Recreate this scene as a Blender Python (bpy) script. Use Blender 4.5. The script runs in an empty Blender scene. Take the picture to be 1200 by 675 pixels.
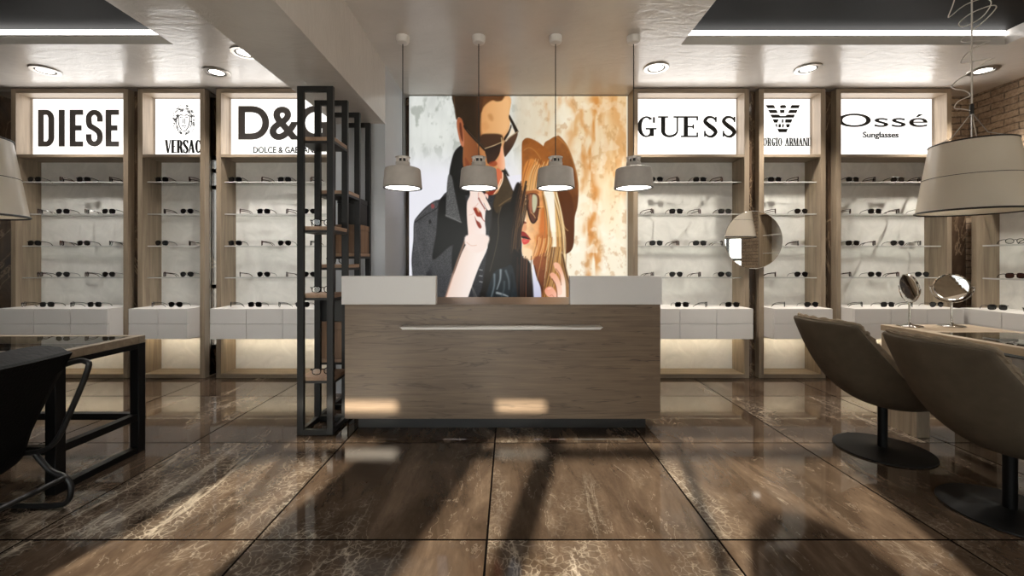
import bpy, bmesh, math, random
import numpy as np
from mathutils import Vector, Matrix
random.seed(7)
SC = bpy.context.scene
COL = SC.collection
PI = math.pi
H = 1.2            # camera height
F = 506.0          # focal length in pixels of the 1200 px frame
CX, CY = 597.0, 307.0   # vanishing point


def at(x, y, d):
    """photo pixel at distance d -> world point"""
    return Vector(((x - CX) / F * d, d, H + (CY - y) / F * d))


# ------------------------------------------------------------------ mesh builder
class MB:
    def __init__(self):
        self.v, self.f, self.sm = [], [], []

    def add(self, vs, fs, smooth=False):
        b = len(self.v)
        self.v += [tuple(p) for p in vs]
        self.f += [tuple(b + i for i in q) for q in fs]
        self.sm += [smooth] * len(fs)
        return self

    def box(self, x0, x1, y0, y1, z0, z1):
        vs = [(x, y, z) for z in (z0, z1) for y in (y0, y1) for x in (x0, x1)]
        fs = [(0, 2, 3, 1), (4, 5, 7, 6), (0, 1, 5, 4), (2, 6, 7, 3), (0, 4, 6, 2), (1, 3, 7, 5)]
        return self.add(vs, fs)

    def prism(self, pts, y0, y1):
        """polygon in x,z extruded along y"""
        n = len(pts)
        vs = [(p[0], y0, p[1]) for p in pts] + [(p[0], y1, p[1]) for p in pts]
        fs = [tuple(range(n)), tuple(range(2 * n - 1, n - 1, -1))]
        fs += [(i, i + n, (i + 1) % n + n, (i + 1) % n) for i in range(n)]
        return self.add(vs, fs)

    def tube(self, pts, r, n=10, closed=False, caps=True):
        P = [Vector(p) for p in pts]
        m = len(P)
        rr = r if isinstance(r, (list, tuple)) else [r] * m
        vs, fs = [], []
        up = None
        for i in range(m):
            if closed:
                t = (P[(i + 1) % m] - P[i - 1])
            else:
                t = P[min(i + 1, m - 1)] - P[max(i - 1, 0)]
            t.normalize()
            if up is None:
                up = Vector((0, 0, 1)) if abs(t.z) < .9 else Vector((1, 0, 0))
            s = t.cross(up)
            if s.length < 1e-5:
                s = t.cross(Vector((0, 1, 0.3)))
            s.normalize()
            up = s.cross(t).normalized()
            for k in range(n):
                a = 2 * PI * k / n
                vs.append(P[i] + (s * math.cos(a) + up * math.sin(a)) * rr[i])
        for i in range(m if closed else m - 1):
            j = (i + 1) % m
            for k in range(n):
                l = (k + 1) % n
                fs.append((i * n + k, i * n + l, j * n + l, j * n + k))
        if not closed and caps:
            fs.append(tuple(range(n - 1, -1, -1)))
            fs.append(tuple((m - 1) * n + k for k in range(n)))
        return self.add(vs, fs, True)

    def lathe(self, prof, n=40, c=(0, 0, 0), smooth=True, axis='z'):
        """profile (r,z); r=0 closes"""
        vs, fs, idx = [], [], []
        for r, z in prof:
            if r < 1e-6:
                idx.append([len(vs)])
                vs.append((0, 0, z))
            else:
                row = []
                for k in range(n):
                    a = 2 * PI * k / n
                    row.append(len(vs))
                    vs.append((r * math.cos(a), r * math.sin(a), z))
                idx.append(row)
        for i in range(len(idx) - 1):
            a, b = idx[i], idx[i + 1]
            for k in range(n):
                l = (k + 1) % n
                if len(a) == 1 and len(b) == 1:
                    continue
                if len(a) == 1:
                    fs.append((a[0], b[l], b[k]))
                elif len(b) == 1:
                    fs.append((a[k], a[l], b[0]))
                else:
                    fs.append((a[k], a[l], b[l], b[k]))
        if axis == 'y':
            vs = [(x, z, y) for x, y, z in vs]
            fs = [tuple(reversed(q)) for q in fs]
        vs = [(x + c[0], y + c[1], z + c[2]) for x, y, z in vs]
        return self.add(vs, fs, smooth)

    def xf(self, M, start=0):
        self.v[start:] = [tuple(M @ Vector(p)) for p in self.v[start:]]
        return self

    def build(self, name, mat, parent=None, bevel=0, seg=2, sharp=35, subdiv=0, fix=True):
        me = bpy.data.meshes.new(name)
        me.from_pydata(self.v, [], self.f)
        me.polygons.foreach_set('use_smooth', self.sm)
        me.update()
        if fix:
            bm = bmesh.new()
            bm.from_mesh(me)
            bmesh.ops.recalc_face_normals(bm, faces=bm.faces)
            for e in bm.edges:
                if len(e.link_faces) == 2 and e.calc_face_angle(0) > math.radians(sharp):
                    e.smooth = False
            bm.to_mesh(me)
            bm.free()
        if mat:
            me.materials.append(mat)
        o = bpy.data.objects.new(name, me)
        COL.objects.link(o)
        if parent:
            o.parent = parent
        if bevel:
            b = o.modifiers.new('bevel', 'BEVEL')
            b.width = bevel
            b.segments = seg
            b.limit_method = 'ANGLE'
            b.harden_normals = False
        if subdiv:
            s = o.modifiers.new('sub', 'SUBSURF')
            s.levels = s.render_levels = subdiv
        return o


def box(x0, x1, y0, y1, z0, z1):
    return MB().box(x0, x1, y0, y1, z0, z1)


def tag(o, label, cat, group=None):
    o['label'] = label
    o['category'] = cat
    if group:
        o['group'] = group
    return o


def thing(name, label, cat, loc=(0, 0, 0), rz=0, group=None):
    o = bpy.data.objects.new(name, None)
    o.empty_display_size = .1
    COL.objects.link(o)
    o.location = loc
    o.rotation_euler = (0, 0, rz)
    return tag(o, label, cat, group)


def struct(name, mb, mat, **k):
    o = mb.build(name, mat, **k)
    o['kind'] = 'structure'
    return o


def dup(root, loc, rz, label, group=None, src=None):
    r = root.copy()
    COL.objects.link(r)
    r.location = loc
    r.rotation_euler = (0, 0, rz)
    r['label'] = label
    if group:
        r['group'] = group
    for ch in list(root.children):
        c = ch.copy()
        COL.objects.link(c)
        c.parent = r
        for g in list(ch.children):
            e = g.copy()
            COL.objects.link(e)
            e.parent = c
    return r


def spline(pts, n=8, closed=False):
    P = [np.array(p, float) for p in pts]
    m = len(P)
    out = []
    rng = range(m) if closed else range(m - 1)
    for i in rng:
        if closed:
            a, b, c, d = P[i - 1], P[i], P[(i + 1) % m], P[(i + 2) % m]
        else:
            a, b, c, d = P[max(i - 1, 0)], P[i], P[i + 1], P[min(i + 2, m - 1)]
        for k in range(n):
            t = k / n
            out.append(.5 * (2 * b + (c - a) * t + (2 * a - 5 * b + 4 * c - d) * t * t + (3 * b - a - 3 * c + d) * t ** 3))
    if not closed:
        out.append(P[-1])
    return out


# ------------------------------------------------------------------ materials
def lin(c):
    """0-255 sRGB -> linear"""
    r = []
    for v in c:
        v = v / 255
        r.append(v / 12.92 if v <= .04045 else ((v + .055) / 1.055) ** 2.4)
    return (*r, 1)


class NT:
    def __init__(self, name):
        self.m = bpy.data.materials.new(name)
        self.m.use_nodes = True
        self.t = self.m.node_tree
        self.p = self.t.nodes['Principled BSDF']

    def n(self, typ, **kw):
        n = self.t.nodes.new(typ)
        for k, v in kw.items():
            if k.startswith('i_'):
                n.inputs[k[2:].replace('_', ' ')].default_value = v
            else:
                setattr(n, k, v)
        return n

    def l(self, a, b):
        self.t.links.new(a, b)

    def coords(self, scale=(1, 1, 1), rot=(0, 0, 0), loc=(0, 0, 0)):
        tc = self.n('ShaderNodeTexCoord')
        mp = self.n('ShaderNodeMapping')
        mp.inputs['Scale'].default_value = scale
        mp.inputs['Rotation'].default_value = rot
        mp.inputs['Location'].default_value = loc
        self.l(tc.outputs['Object'], mp.inputs['Vector'])
        return mp.outputs['Vector']

    def noise(self, vec, scale, detail=4, rough=.55, dist=0):
        n = self.n('ShaderNodeTexNoise')
        n.inputs['Scale'].default_value = scale
        n.inputs['Detail'].default_value = detail
        n.inputs['Roughness'].default_value = rough
        n.inputs['Distortion'].default_value = dist
        self.l(vec, n.inputs['Vector'])
        return n.outputs['Fac']

    def ramp(self, fac, stops, interp='LINEAR'):
        r = self.n('ShaderNodeValToRGB')
        r.color_ramp.interpolation = interp
        e = r.color_ramp.elements
        e[0].position, e[0].color = stops[0]
        e[1].position, e[1].color = stops[-1]
        for p, c in stops[1:-1]:
            x = e.new(p)
            x.color = c
        self.l(fac, r.inputs['Fac'])
        return r.outputs['Color']

    def mix(self, fac, a, b, mode='MIX'):
        m = self.n('ShaderNodeMix', data_type='RGBA', blend_type=mode)
        for s, v in ((m.inputs[0], fac), (m.inputs[6], a), (m.inputs[7], b)):
            if isinstance(v, (int, float, tuple)):
                s.default_value = v
            else:
                self.l(v, s)
        return m.outputs[2]

    def math(self, op, a, b=0, c=0, clamp=False):
        m = self.n('ShaderNodeMath', operation=op, use_clamp=clamp)
        for s, v in zip(m.inputs, (a, b, c)):
            if isinstance(v, (int, float)):
                s.default_value = v
            else:
                self.l(v, s)
        return m.outputs[0]

    def bump(self, h, strength=.2, dist=.01):
        b = self.n('ShaderNodeBump')
        b.inputs['Strength'].default_value = strength
        b.inputs['Distance'].default_value = dist
        self.l(h, b.inputs['Height'])
        self.l(b.outputs['Normal'], self.p.inputs['Normal'])

    def set(self, base=None, rough=None, metal=None, spec=None, emit=None, es=None):
        for k, v in (('Base Color', base), ('Roughness', rough), ('Metallic', metal), ('Specular IOR Level', spec),
                     ('Emission Color', emit), ('Emission Strength', es)):
            if v is None:
                continue
            if isinstance(v, (int, float, tuple)):
                self.p.inputs[k].default_value = v
            else:
                self.l(v, self.p.inputs[k])
        return self


def flat(name, rgb, rough=.5, metal=0, spec=.5, var=.06, scale=6, bump=0, bscale=60):
    t = NT(name)
    c = lin(rgb)
    v = t.coords()
    f = t.noise(v, scale, 3)
    a = tuple(x * (1 - var) for x in c[:3]) + (1,)
    b = tuple(min(1, x * (1 + var)) for x in c[:3]) + (1,)
    t.set(t.ramp(f, [(.3, a), (.7, b)]), rough, metal, spec)
    if bump:
        t.bump(t.noise(v, bscale, 3), bump, .004)
    return t.m


def emis(name, rgb, s, base=(200, 200, 200)):
    t = NT(name)
    t.set(lin(base), .4, emit=lin(rgb), es=s)
    return t.m


def thin_glass(name, tint=(1, 1, 1, 1), gloss=.08, rough=0.0):
    m = bpy.data.materials.new(name)
    m.use_nodes = True
    t = m.node_tree
    t.nodes.remove(t.nodes['Principled BSDF'])
    out = t.nodes['Material Output']
    tr = t.nodes.new('ShaderNodeBsdfTransparent')
    tr.inputs[0].default_value = tint
    gl = t.nodes.new('ShaderNodeBsdfGlossy')
    gl.inputs['Roughness'].default_value = rough
    fr = t.nodes.new('ShaderNodeFresnel')
    fr.inputs[0].default_value = 1.45
    mx = t.nodes.new('ShaderNodeMixShader')
    ge = t.nodes.new('ShaderNodeNewGeometry')
    iv = t.nodes.new('ShaderNodeMath')
    iv.operation = 'SUBTRACT'
    iv.inputs[0].default_value = 1
    t.links.new(ge.outputs['Backfacing'], iv.inputs[1])
    mu = t.nodes.new('ShaderNodeMath')
    mu.operation = 'MULTIPLY'
    t.links.new(fr.outputs[0], mu.inputs[0])
    t.links.new(iv.outputs[0], mu.inputs[1])
    t.links.new(mu.outputs[0], mx.inputs[0])
    t.links.new(tr.outputs[0], mx.inputs[1])
    t.links.new(gl.outputs[0], mx.inputs[2])
    t.links.new(mx.outputs[0], out.inputs[0])
    return m


def wood(name, dark, mid, light, scale=(18, 18, 1.1), rough=.5, bump=.05, crack=False, det=6):
    t = NT(name)
    v = t.coords(scale)
    f = t.noise(v, 1.6, det, .62, .6)
    col = t.ramp(f, [(.28, lin(dark)), (.5, lin(mid)), (.72, lin(light))])
    big = t.noise(t.coords((1.2, 1.2, .6)), 1.5, 2)
    col = t.mix(t.math('MULTIPLY', big, .5), col, lin(mid))
    if crack:
        # dark horizontal checks in knotty planks
        vv = t.coords((.55, 6, 9.5))
        n1 = t.noise(vv, 1.7, 4, .5, 1.0)
        d = t.math('ABSOLUTE', t.math('SUBTRACT', n1, .5))
        line = t.math('SUBTRACT', 1, t.math('MULTIPLY', d, 52, clamp=True), clamp=True)
        msk = t.math('GREATER_THAN', t.noise(t.coords((.9, 3, 4.5), loc=(3, 1, 5)), 1.8, 2), .46)
        fac = t.math('MULTIPLY', t.math('MULTIPLY', line, msk), .9)
        col = t.mix(fac, col, lin((34, 26, 20)))
        fine = t.noise(t.coords((2.2, 30, 60)), 2.0, 3)
        col = t.mix(.35, col, t.ramp(fine, [(.3, lin(dark)), (.7, lin(light))]))
    t.set(col, rough)
    if bump:
        t.bump(f, bump, .003)
    return t.m


M = {}
# floor : polished brown marble tiles, one metre square
t = NT('brown_marble_tiles')
tc = t.n('ShaderNodeTexCoord')
sx = t.n('ShaderNodeSeparateXYZ')
t.l(tc.outputs['Object'], sx.inputs[0])
ux = t.math('ADD', sx.outputs[0], 10.097)
uy = t.math('ADD', sx.outputs[1], 10.135)
ix, iy = t.math('FLOOR', ux), t.math('FLOOR', uy)
fx, fy = t.math('FRACT', ux), t.math('FRACT', uy)
cid = t.n('ShaderNodeCombineXYZ')
t.l(ix, cid.inputs[0])
t.l(iy, cid.inputs[1])
wn = t.n('ShaderNodeTexWhiteNoise', noise_dimensions='3D')
t.l(cid.outputs[0], wn.inputs['Vector'])
off = t.n('ShaderNodeVectorMath', operation='SCALE')
off.inputs['Scale'].default_value = 2.2
t.l(wn.outputs['Color'], off.inputs[0])
pos = t.n('ShaderNodeVectorMath', operation='ADD')
t.l(tc.outputs['Object'], pos.inputs[0])
t.l(off.outputs[0], pos.inputs[1])
P0 = pos.outputs[0]


def mapped(vec, scale, rot=(0, 0, 0)):
    mp = t.n('ShaderNodeMapping')
    mp.inputs['Scale'].default_value = scale
    mp.inputs['Rotation'].default_value = rot
    t.l(vec, mp.inputs['Vector'])
    return mp.outputs['Vector']


vs = mapped(P0, (2.6, .8, 1), (0, 0, .5))
cloud = t.noise(vs, 1.5, 8, .66, .6)
col = t.ramp(cloud, [(.25, lin((46, 37, 30))), (.42, lin((65, 53, 43))), (.55, lin((83, 69, 57))), (.72, lin((108, 92, 77)))])
grain = t.noise(mapped(P0, (9, 2.2, 1), (0, 0, .5)), 4, 7, .7, .4)
col = t.mix(.4, col, t.ramp(grain, [(.3, lin((92, 86, 82))), (.7, lin((164, 158, 152)))]), 'OVERLAY')
# broad veins running mostly away from the camera
nz = t.noise(mapped(P0, (1.25, .30, 1), (0, 0, .26)), 1.05, 7, .6, .5)
dv = t.math('ABSOLUTE', t.math('SUBTRACT', nz, .5))
vein = t.math('SUBTRACT', 1, t.math('MULTIPLY', dv, 10, clamp=True), clamp=True)
vein = t.math('MULTIPLY', vein, t.ramp(t.noise(mapped(P0, (1, .5, 1)), .9, 2), [(.45, (0, 0, 0, 1)), (.6, (1, 1, 1, 1))]))
core = t.math('SUBTRACT', 1, t.math('MULTIPLY', dv, 110, clamp=True), clamp=True)
# crackle inside the vein band
vo = t.n('ShaderNodeTexVoronoi', feature='DISTANCE_TO_EDGE')
vo.inputs['Scale'].default_value = 26
wv = t.n('ShaderNodeVectorMath', operation='ADD')
nn = t.n('ShaderNodeTexNoise')
nn.inputs['Scale'].default_value = 5
nn.inputs['Detail'].default_value = 4
t.l(P0, nn.inputs['Vector'])
ns = t.n('ShaderNodeVectorMath', operation='SCALE')
ns.inputs['Scale'].default_value = .22
t.l(nn.outputs['Color'], ns.inputs[0])
t.l(P0, wv.inputs[0])
t.l(ns.outputs[0], wv.inputs[1])
t.l(wv.outputs[0], vo.inputs['Vector'])
crk = t.math('SUBTRACT', 1, t.math('MULTIPLY', vo.outputs['Distance'], 11, clamp=True), clamp=True)
brk = t.noise(P0, 9, 5, .65)
vf = t.math('MULTIPLY', t.math('MULTIPLY', vein, t.math('ADD', t.math('MULTIPLY', crk, .9), .16)), t.ramp(brk, [(.36, (0, 0, 0, 1)), (.55, (1, 1, 1, 1))]))
col = t.mix(t.math('MULTIPLY', vf, .7, clamp=True), col, lin((170, 157, 141)))
col = t.mix(t.math('MULTIPLY', t.math('MULTIPLY', core, vein), .4), col, lin((182, 169, 152)))
# thin hairline veins
nz2 = t.noise(mapped(P0, (2.6, .8, 1), (0, 0, .45)), 1.9, 6, .6, .9)
d2 = t.math('ABSOLUTE', t.math('SUBTRACT', nz2, .52))
hair = t.math('SUBTRACT', 1, t.math('MULTIPLY', d2, 130, clamp=True), clamp=True)
col = t.mix(t.math('MULTIPLY', t.math('MULTIPLY', hair, t.math('GREATER_THAN', brk, .5)), .18), col, lin((184, 168, 150)))
dark2 = t.math('ABSOLUTE', t.math('SUBTRACT', t.noise(mapped(P0, (2.2, .7, 1), (0, 0, .6)), 2.3, 6, .6, .7), .47))
dh = t.math('SUBTRACT', 1, t.math('MULTIPLY', dark2, 60, clamp=True), clamp=True)
col = t.mix(t.math('MULTIPLY', dh, .35), col, lin((62, 48, 40)))
ex = t.math('MINIMUM', fx, t.math('SUBTRACT', 1, fx))
ey = t.math('MINIMUM', fy, t.math('SUBTRACT', 1, fy))
gr = t.math('LESS_THAN', t.math('MINIMUM', ex, ey), .0048)
col = t.mix(gr, col, lin((10, 8, 7)))
t.set(col, t.math('ADD', t.math('MULTIPLY', gr, .5), .055), spec=t.math('MULTIPLY', t.math('SUBTRACT', 1, gr), .32))
hgt = t.math('SUBTRACT', 1, gr)
t.bump(hgt, .3, .002)
M['floor'] = t.m

# plaster ceiling, satin, slightly uneven
t = NT('satin_plaster')
v = t.coords()
b1 = t.noise(t.coords((1, 2.4, 1), (0, 0, -.5)), 4.5, 5, .62, 1.0)
t.set(t.ramp(t.noise(v, 1.3, 4), [(.3, lin((206, 200, 194))), (.7, lin((222, 216, 210)))]), t.math('ADD', .15, t.math('MULTIPLY', b1, .1)), spec=.5)
t.bump(b1, .4, .012)
M['ceil'] = t.m
t = NT('matt_plaster')
t.set(t.ramp(t.noise(t.coords(), 1.3, 4), [(.3, lin((202, 197, 191))), (.7, lin((214, 209, 203)))]), .45)
M['plaster'] = t.m
M['black_ceil'] = flat('black_ceiling_paint', (12, 12, 12), .5, 0, .06, var=.1, scale=2)
M['wall_grey'] = flat('blue_grey_paint', (200, 204, 210), .4, var=.05, scale=2)

# dark brown marble wall
t = NT('dark_marble_wall')
v = t.coords((1.5, 1.5, .6))
f = t.noise(v, 2.2, 8, .65, 1.4)
col = t.ramp(f, [(.3, lin((44, 34, 27))), (.5, lin((74, 58, 46))), (.75, lin((108, 88, 70)))])
d = t.math('ABSOLUTE', t.math('SUBTRACT', t.noise(v, 1.4, 6, .6, 1.8), .5))
col = t.mix(t.math('SUBTRACT', .7, t.math('MULTIPLY', d, 40, clamp=True), clamp=True), col, lin((150, 128, 104)))
t.set(col, .18)
M['marble_wall'] = t.m

# brick
t = NT('pale_brick')
tc = t.n('ShaderNodeTexCoord')
sp = t.n('ShaderNodeSeparateXYZ')
t.l(tc.outputs['Object'], sp.inputs[0])
cb = t.n('ShaderNodeCombineXYZ')
t.l(t.math('ADD', sp.outputs[0], sp.outputs[1]), cb.inputs[0])
t.l(sp.outputs[2], cb.inputs[1])
nz = t.n('ShaderNodeTexNoise')
nz.inputs['Scale'].default_value = 7
t.l(tc.outputs['Object'], nz.inputs['Vector'])
va = t.n('ShaderNodeVectorMath', operation='SCALE')
va.inputs['Scale'].default_value = .025
t.l(nz.outputs['Color'], va.inputs[0])
vb = t.n('ShaderNodeVectorMath', operation='ADD')
t.l(cb.outputs[0], vb.inputs[0])
t.l(va.outputs[0], vb.inputs[1])
bk = t.n('ShaderNodeTexBrick')
bk.inputs['Scale'].default_value = 1
bk.inputs['Brick Width'].default_value = .25
bk.inputs['Row Height'].default_value = .068
bk.inputs['Mortar Size'].default_value = .007
bk.inputs['Mortar Smooth'].default_value = .3
bk.inputs['Color1'].default_value = lin((138, 112, 90))
bk.inputs['Bias'].default_value = 0
bk.inputs['Color2'].default_value = lin((190, 164, 136))
bk.inputs['Mortar'].default_value = lin((84, 70, 58))
t.l(vb.outputs[0], bk.inputs['Vector'])
gn = t.noise(tc.outputs['Object'], 30, 6, .7)
col = t.mix(.35, bk.outputs['Color'], t.ramp(gn, [(.36, lin((84, 68, 56))), (.64, lin((216, 196, 172)))]))
t.set(col, .85)
hb = t.math('ADD', t.math('MULTIPLY', t.math('SUBTRACT', 1, bk.outputs['Fac']), 1), t.math('MULTIPLY', gn, .5))
t.bump(hb, .8, .02)
M['brick'] = t.m

M['oak'] = wood('grey_oak', (112, 97, 81), (140, 124, 105), (164, 148, 128), (16, 16, .9))
M['oak_h'] = wood('grey_oak_flat', (112, 97, 81), (140, 124, 105), (166, 149, 129), (.9, 16, 16))
M['oak_y'] = wood('grey_oak_long', (126, 108, 88), (158, 139, 115), (186, 166, 140), (16, .9, 16))
M['counter_wood'] = wood('knotty_brown_oak', (92, 75, 60), (114, 95, 77), (138, 117, 96), (1.0, 9, 17), .42, .08, crack=True)
M['tower_wood'] = wood('tower_shelf_oak', (120, 92, 74), (158, 128, 104), (186, 156, 130), (10, 1, 10))
M['crate_wood'] = wood('box_oak', (96, 72, 54), (128, 98, 74), (156, 124, 96), (12, 12, 1.2))
M['white_lac'] = flat('white_lacquer', (226, 222, 218), .28, var=.02, scale=2)
M['counter_white'] = flat('pale_grey_lacquer', (222, 217, 214), .3, var=.02, scale=3)
# pale textured wallpaper on the cabinet backs
t = NT('pale_textured_back')
v = t.coords()
f = t.noise(v, 5, 6, .62, 1.5)
t.set(t.ramp(f, [(.3, lin((218, 214, 210))), (.6, lin((232, 228, 224))), (.75, lin((240, 236, 231)))]), .45)
t.bump(f, .25, .006)
M['back'] = t.m
M['black_metal'] = flat('black_powder_metal', (27, 26, 26), .42, .3, .5, var=.12, scale=9)
M['dark_metal'] = flat('charcoal_table_metal', (14, 14, 15), .4, .4)
M['chrome'] = flat('chrome', (225, 222, 218), .06, 1, var=.01)
M['mirror'] = flat('mirror_silver', (232, 230, 226), .015, 1, var=.005)
M['mirror_strip'] = flat('grey_mirror', (190, 188, 186), .03, 1, var=.01)
M['concrete'] = flat('pale_concrete', (188, 181, 175), .7, var=.07, scale=14, bump=.25, bscale=50)
M['canopy'] = flat('white_enamel', (225, 220, 215), .4, var=.02)
M['cable'] = flat('dark_cable', (48, 44, 42), .6)
M['cable_white'] = flat('white_cable', (222, 216, 208), .5)
M['steel'] = flat('brushed_steel', (190, 186, 180), .3, 1, var=.04)
M['ink'] = flat('black_vinyl', (14, 14, 14), .45, var=.02)
M['ink_grey'] = flat('charcoal_vinyl', (84, 80, 80), .5, var=.02)
M['black_gloss'] = flat('black_acetate', (10, 10, 10), .2)
M['lens'] = flat('black_lens', (5, 5, 6), .08)
M['clear_lens'] = thin_glass('clear_lens', (.93, .93, .92, 1))
t = NT('tortoiseshell')
t.set(t.ramp(t.noise(t.coords(), 60, 3), [(.4, lin((18, 11, 9))), (.6, lin((62, 28, 24)))]), .2)
M['tortoise'] = t.m
M['brown_lens'] = flat('brown_lens', (58, 34, 28), .1)
M['glass'] = thin_glass('clear_glass', (.96, .98, .97, 1))
M['shelf_edge'] = flat('frosted_shelf_edge', (190, 188, 185), .4, var=.02)
M['taupe'] = flat('taupe_fabric', (84, 74, 62), .9, spec=.15, var=.12, scale=12, bump=.35, bscale=380)
M['taupe_in'] = flat('beige_quilted_fabric', (138, 123, 105), .9, spec=.15, var=.12, scale=26, bump=.4, bscale=260)
M['leather'] = flat('black_leather', (4, 4, 4), .6, 0, .12, var=.25, scale=14, bump=.5, bscale=90)
M['leather_in'] = flat('cushion_black_leather', (14, 14, 13), .6, 0, .2, var=.3, scale=10, bump=.6, bscale=40)  # cushion leather, slightly lighter and more mottled than the shell
M['disc'] = flat('black_disc', (7, 7, 7), .5, 0, .2)
M['tray'] = flat('dark_velvet', (28, 25, 23), .8, var=.15)
M['black_box'] = flat('black_card', (22, 21, 21), .5)
M['kick'] = flat('black_plinth', (16, 14, 13), .5)
M['frame_black'] = flat('black_window_frame', (22, 22, 24), .4, .3)
M['sign_white'] = emis('backlit_acrylic', (255, 253, 250), 1.05, (240, 240, 240))
M['cove'] = emis('led_cove', (255, 252, 248), 5.0)
M['niche_led'] = emis('warm_led', (255, 238, 202), 16)
M['down_led'] = emis('downlight_led', (255, 246, 232), 8)
M['pend_led'] = emis('pendant_led', (255, 250, 242), 4)
M['rim_dark'] = flat('dark_rim', (30, 26, 24), .5)
# translucent glossy lamp shade
t = NT('cream_shade')
t.set(t.ramp(t.noise(t.coords(), 3, 3), [(.3, lin((230, 224, 214))), (.7, lin((238, 232, 222)))]), .22)
tr = t.n('ShaderNodeBsdfTranslucent')
tr.inputs[0].default_value = lin((238, 230, 216))
ms = t.n('ShaderNodeMixShader')
ms.inputs[0].default_value = .5
t.l(t.p.outputs[0], ms.inputs[1])
t.l(tr.outputs[0], ms.inputs[2])
t.l(ms.outputs[0], t.t.nodes['Material Output'].inputs[0])
M['shade'] = t.m
M['bulb'] = flat('opal_bulb', (225, 220, 212), .2)

# ------------------------------------------------------------------ the room
CEIL = 3.0
XL, XR, YB, YF = -5.5, 5.0, 4.73, -2.2
struct('floor', box(XL - .2, XR + .2, YF - .2, YB + .2, -.1, 0), M['floor'])
# ceiling slab with two recesses
RL = (-5.0, -2.78, -1.2, 3.57)
RR = (1.42, 4.11, -1.2, 3.58)
c = MB()
T = CEIL + .05
c.box(XL - .2, RL[0], YF - .2, YB + .2, CEIL, T)
c.box(RL[0], RL[1], YF - .2, RL[2], CEIL, T)
c.box(RL[0], RL[1], RL[3], YB + .2, CEIL, T)
c.box(RL[1], RR[0], YF - .2, YB + .2, CEIL, T)
c.box(RR[0], RR[1], YF - .2, RR[2], CEIL, T)
c.box(RR[0], RR[1], RR[3], YB + .2, CEIL, T)
c.box(RR[1], XR + .2, YF - .2, YB + .2, CEIL, T)
struct('ceiling', c, M['ceil'])
for i, (R, nm) in enumerate(((RL, 'left'), (RR, 'right'))):
    x0, x1, y0, y1 = R
    ZT = 3.115
    m = MB()
    m.box(x0 - .05, x1 + .05, y0 - .05, y1 + .05, ZT, ZT + .05)
    struct('trim_%d' % (i + 1), m, M['black_ceil'])
    m = MB()   # recess side faces
    m.box(x0 - .02, x0, y0, y1, T, ZT)
    m.box(x1, x1 + .02, y0, y1, T, ZT)
    m.box(x0, x1, y0 - .02, y0, T, ZT)
    m.box(x0, x1, y1, y1 + .02, T, ZT)
    struct('trim_%d' % (i + 3), m, M['plaster'])
    e = thing('cove_light', 'white LED strip along the back edge of the %s black ceiling recess' % nm, 'light', (0, y1, 3.07), 0, 'cove lights')
    box(x0 + .01, x1 - .01, -.012, -.001, 0.002, .043).build('light_strip', M['cove'], e)
    box(x0 + .01, x1 - .01, -.014, -.001, -.006, 0.001).build('channel', M['canopy'], e)
# left beam and column
struct('trim_5', box(-1.584, -1.134, -1.6, 3.94, 2.46, CEIL), M['ceil'])
struct('wall_column', box(-1.584, -1.134, 3.94, YB, 0, CEIL), M['wall_grey'])
GX0, GX1 = -3.145, -3.032        # slit window added to brighten the gap right of the narrow left cabinet
m = MB()
m.box(XL - .2, GX0, YB, YB + .2, 0, CEIL)
m.box(GX1, XR + .2, YB, YB + .2, 0, CEIL)
m.box(GX0, GX1, YB, YB + .2, 0, .25)
m.box(GX0, GX1, YB, YB + .2, 2.36, CEIL)
struct('wall_back', m, M['marble_wall'])
w = MB()
for z in (.27, .62, .93, 2.02, 2.2, 2.34):
    w.box(GX0, GX1, YB + .01, YB + .05, z - .02, z + .02)
wo = struct('window_4', w, M['frame_black'])
box(GX0, GX1, YB + .025, YB + .035, .25, 2.36).build('window_glass', M['glass'], wo)
m = MB()
wr = (-1.95, -.45, .3, 2.5)
m.box(XR, XR + .2, YF, wr[0], 0, CEIL)
m.box(XR, XR + .2, wr[1], YB, 0, CEIL)
m.box(XR, XR + .2, wr[0], wr[1], 0, wr[2])
m.box(XR, XR + .2, wr[0], wr[1], wr[3], CEIL)
struct('wall_right', m, M['brick'])
w = MB()
for y in (wr[0] + .03, -1.2, wr[1] - .03):
    w.box(XR + .06, XR + .12, y - .03, y + .03, wr[2], wr[3])
for z in (wr[2] + .03, 1.25, wr[3] - .03):
    w.box(XR + .06, XR + .12, wr[0], wr[1], z - .03, z + .03)
wo = struct('window_3', w, M['frame_black'])
box(XR + .085, XR + .095, wr[0], wr[1], wr[2], wr[3]).build('window_glass', M['glass'], wo)
# brick return above the marble strip at the right end of the back wall
struct('trim_6', box(4.60, XR, YB - .03, YB, 2.0, CEIL), M['brick'])
struct('wall_left', box(XL - .2, XL, YF, YB, 0, CEIL), M['marble_wall'])
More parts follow.
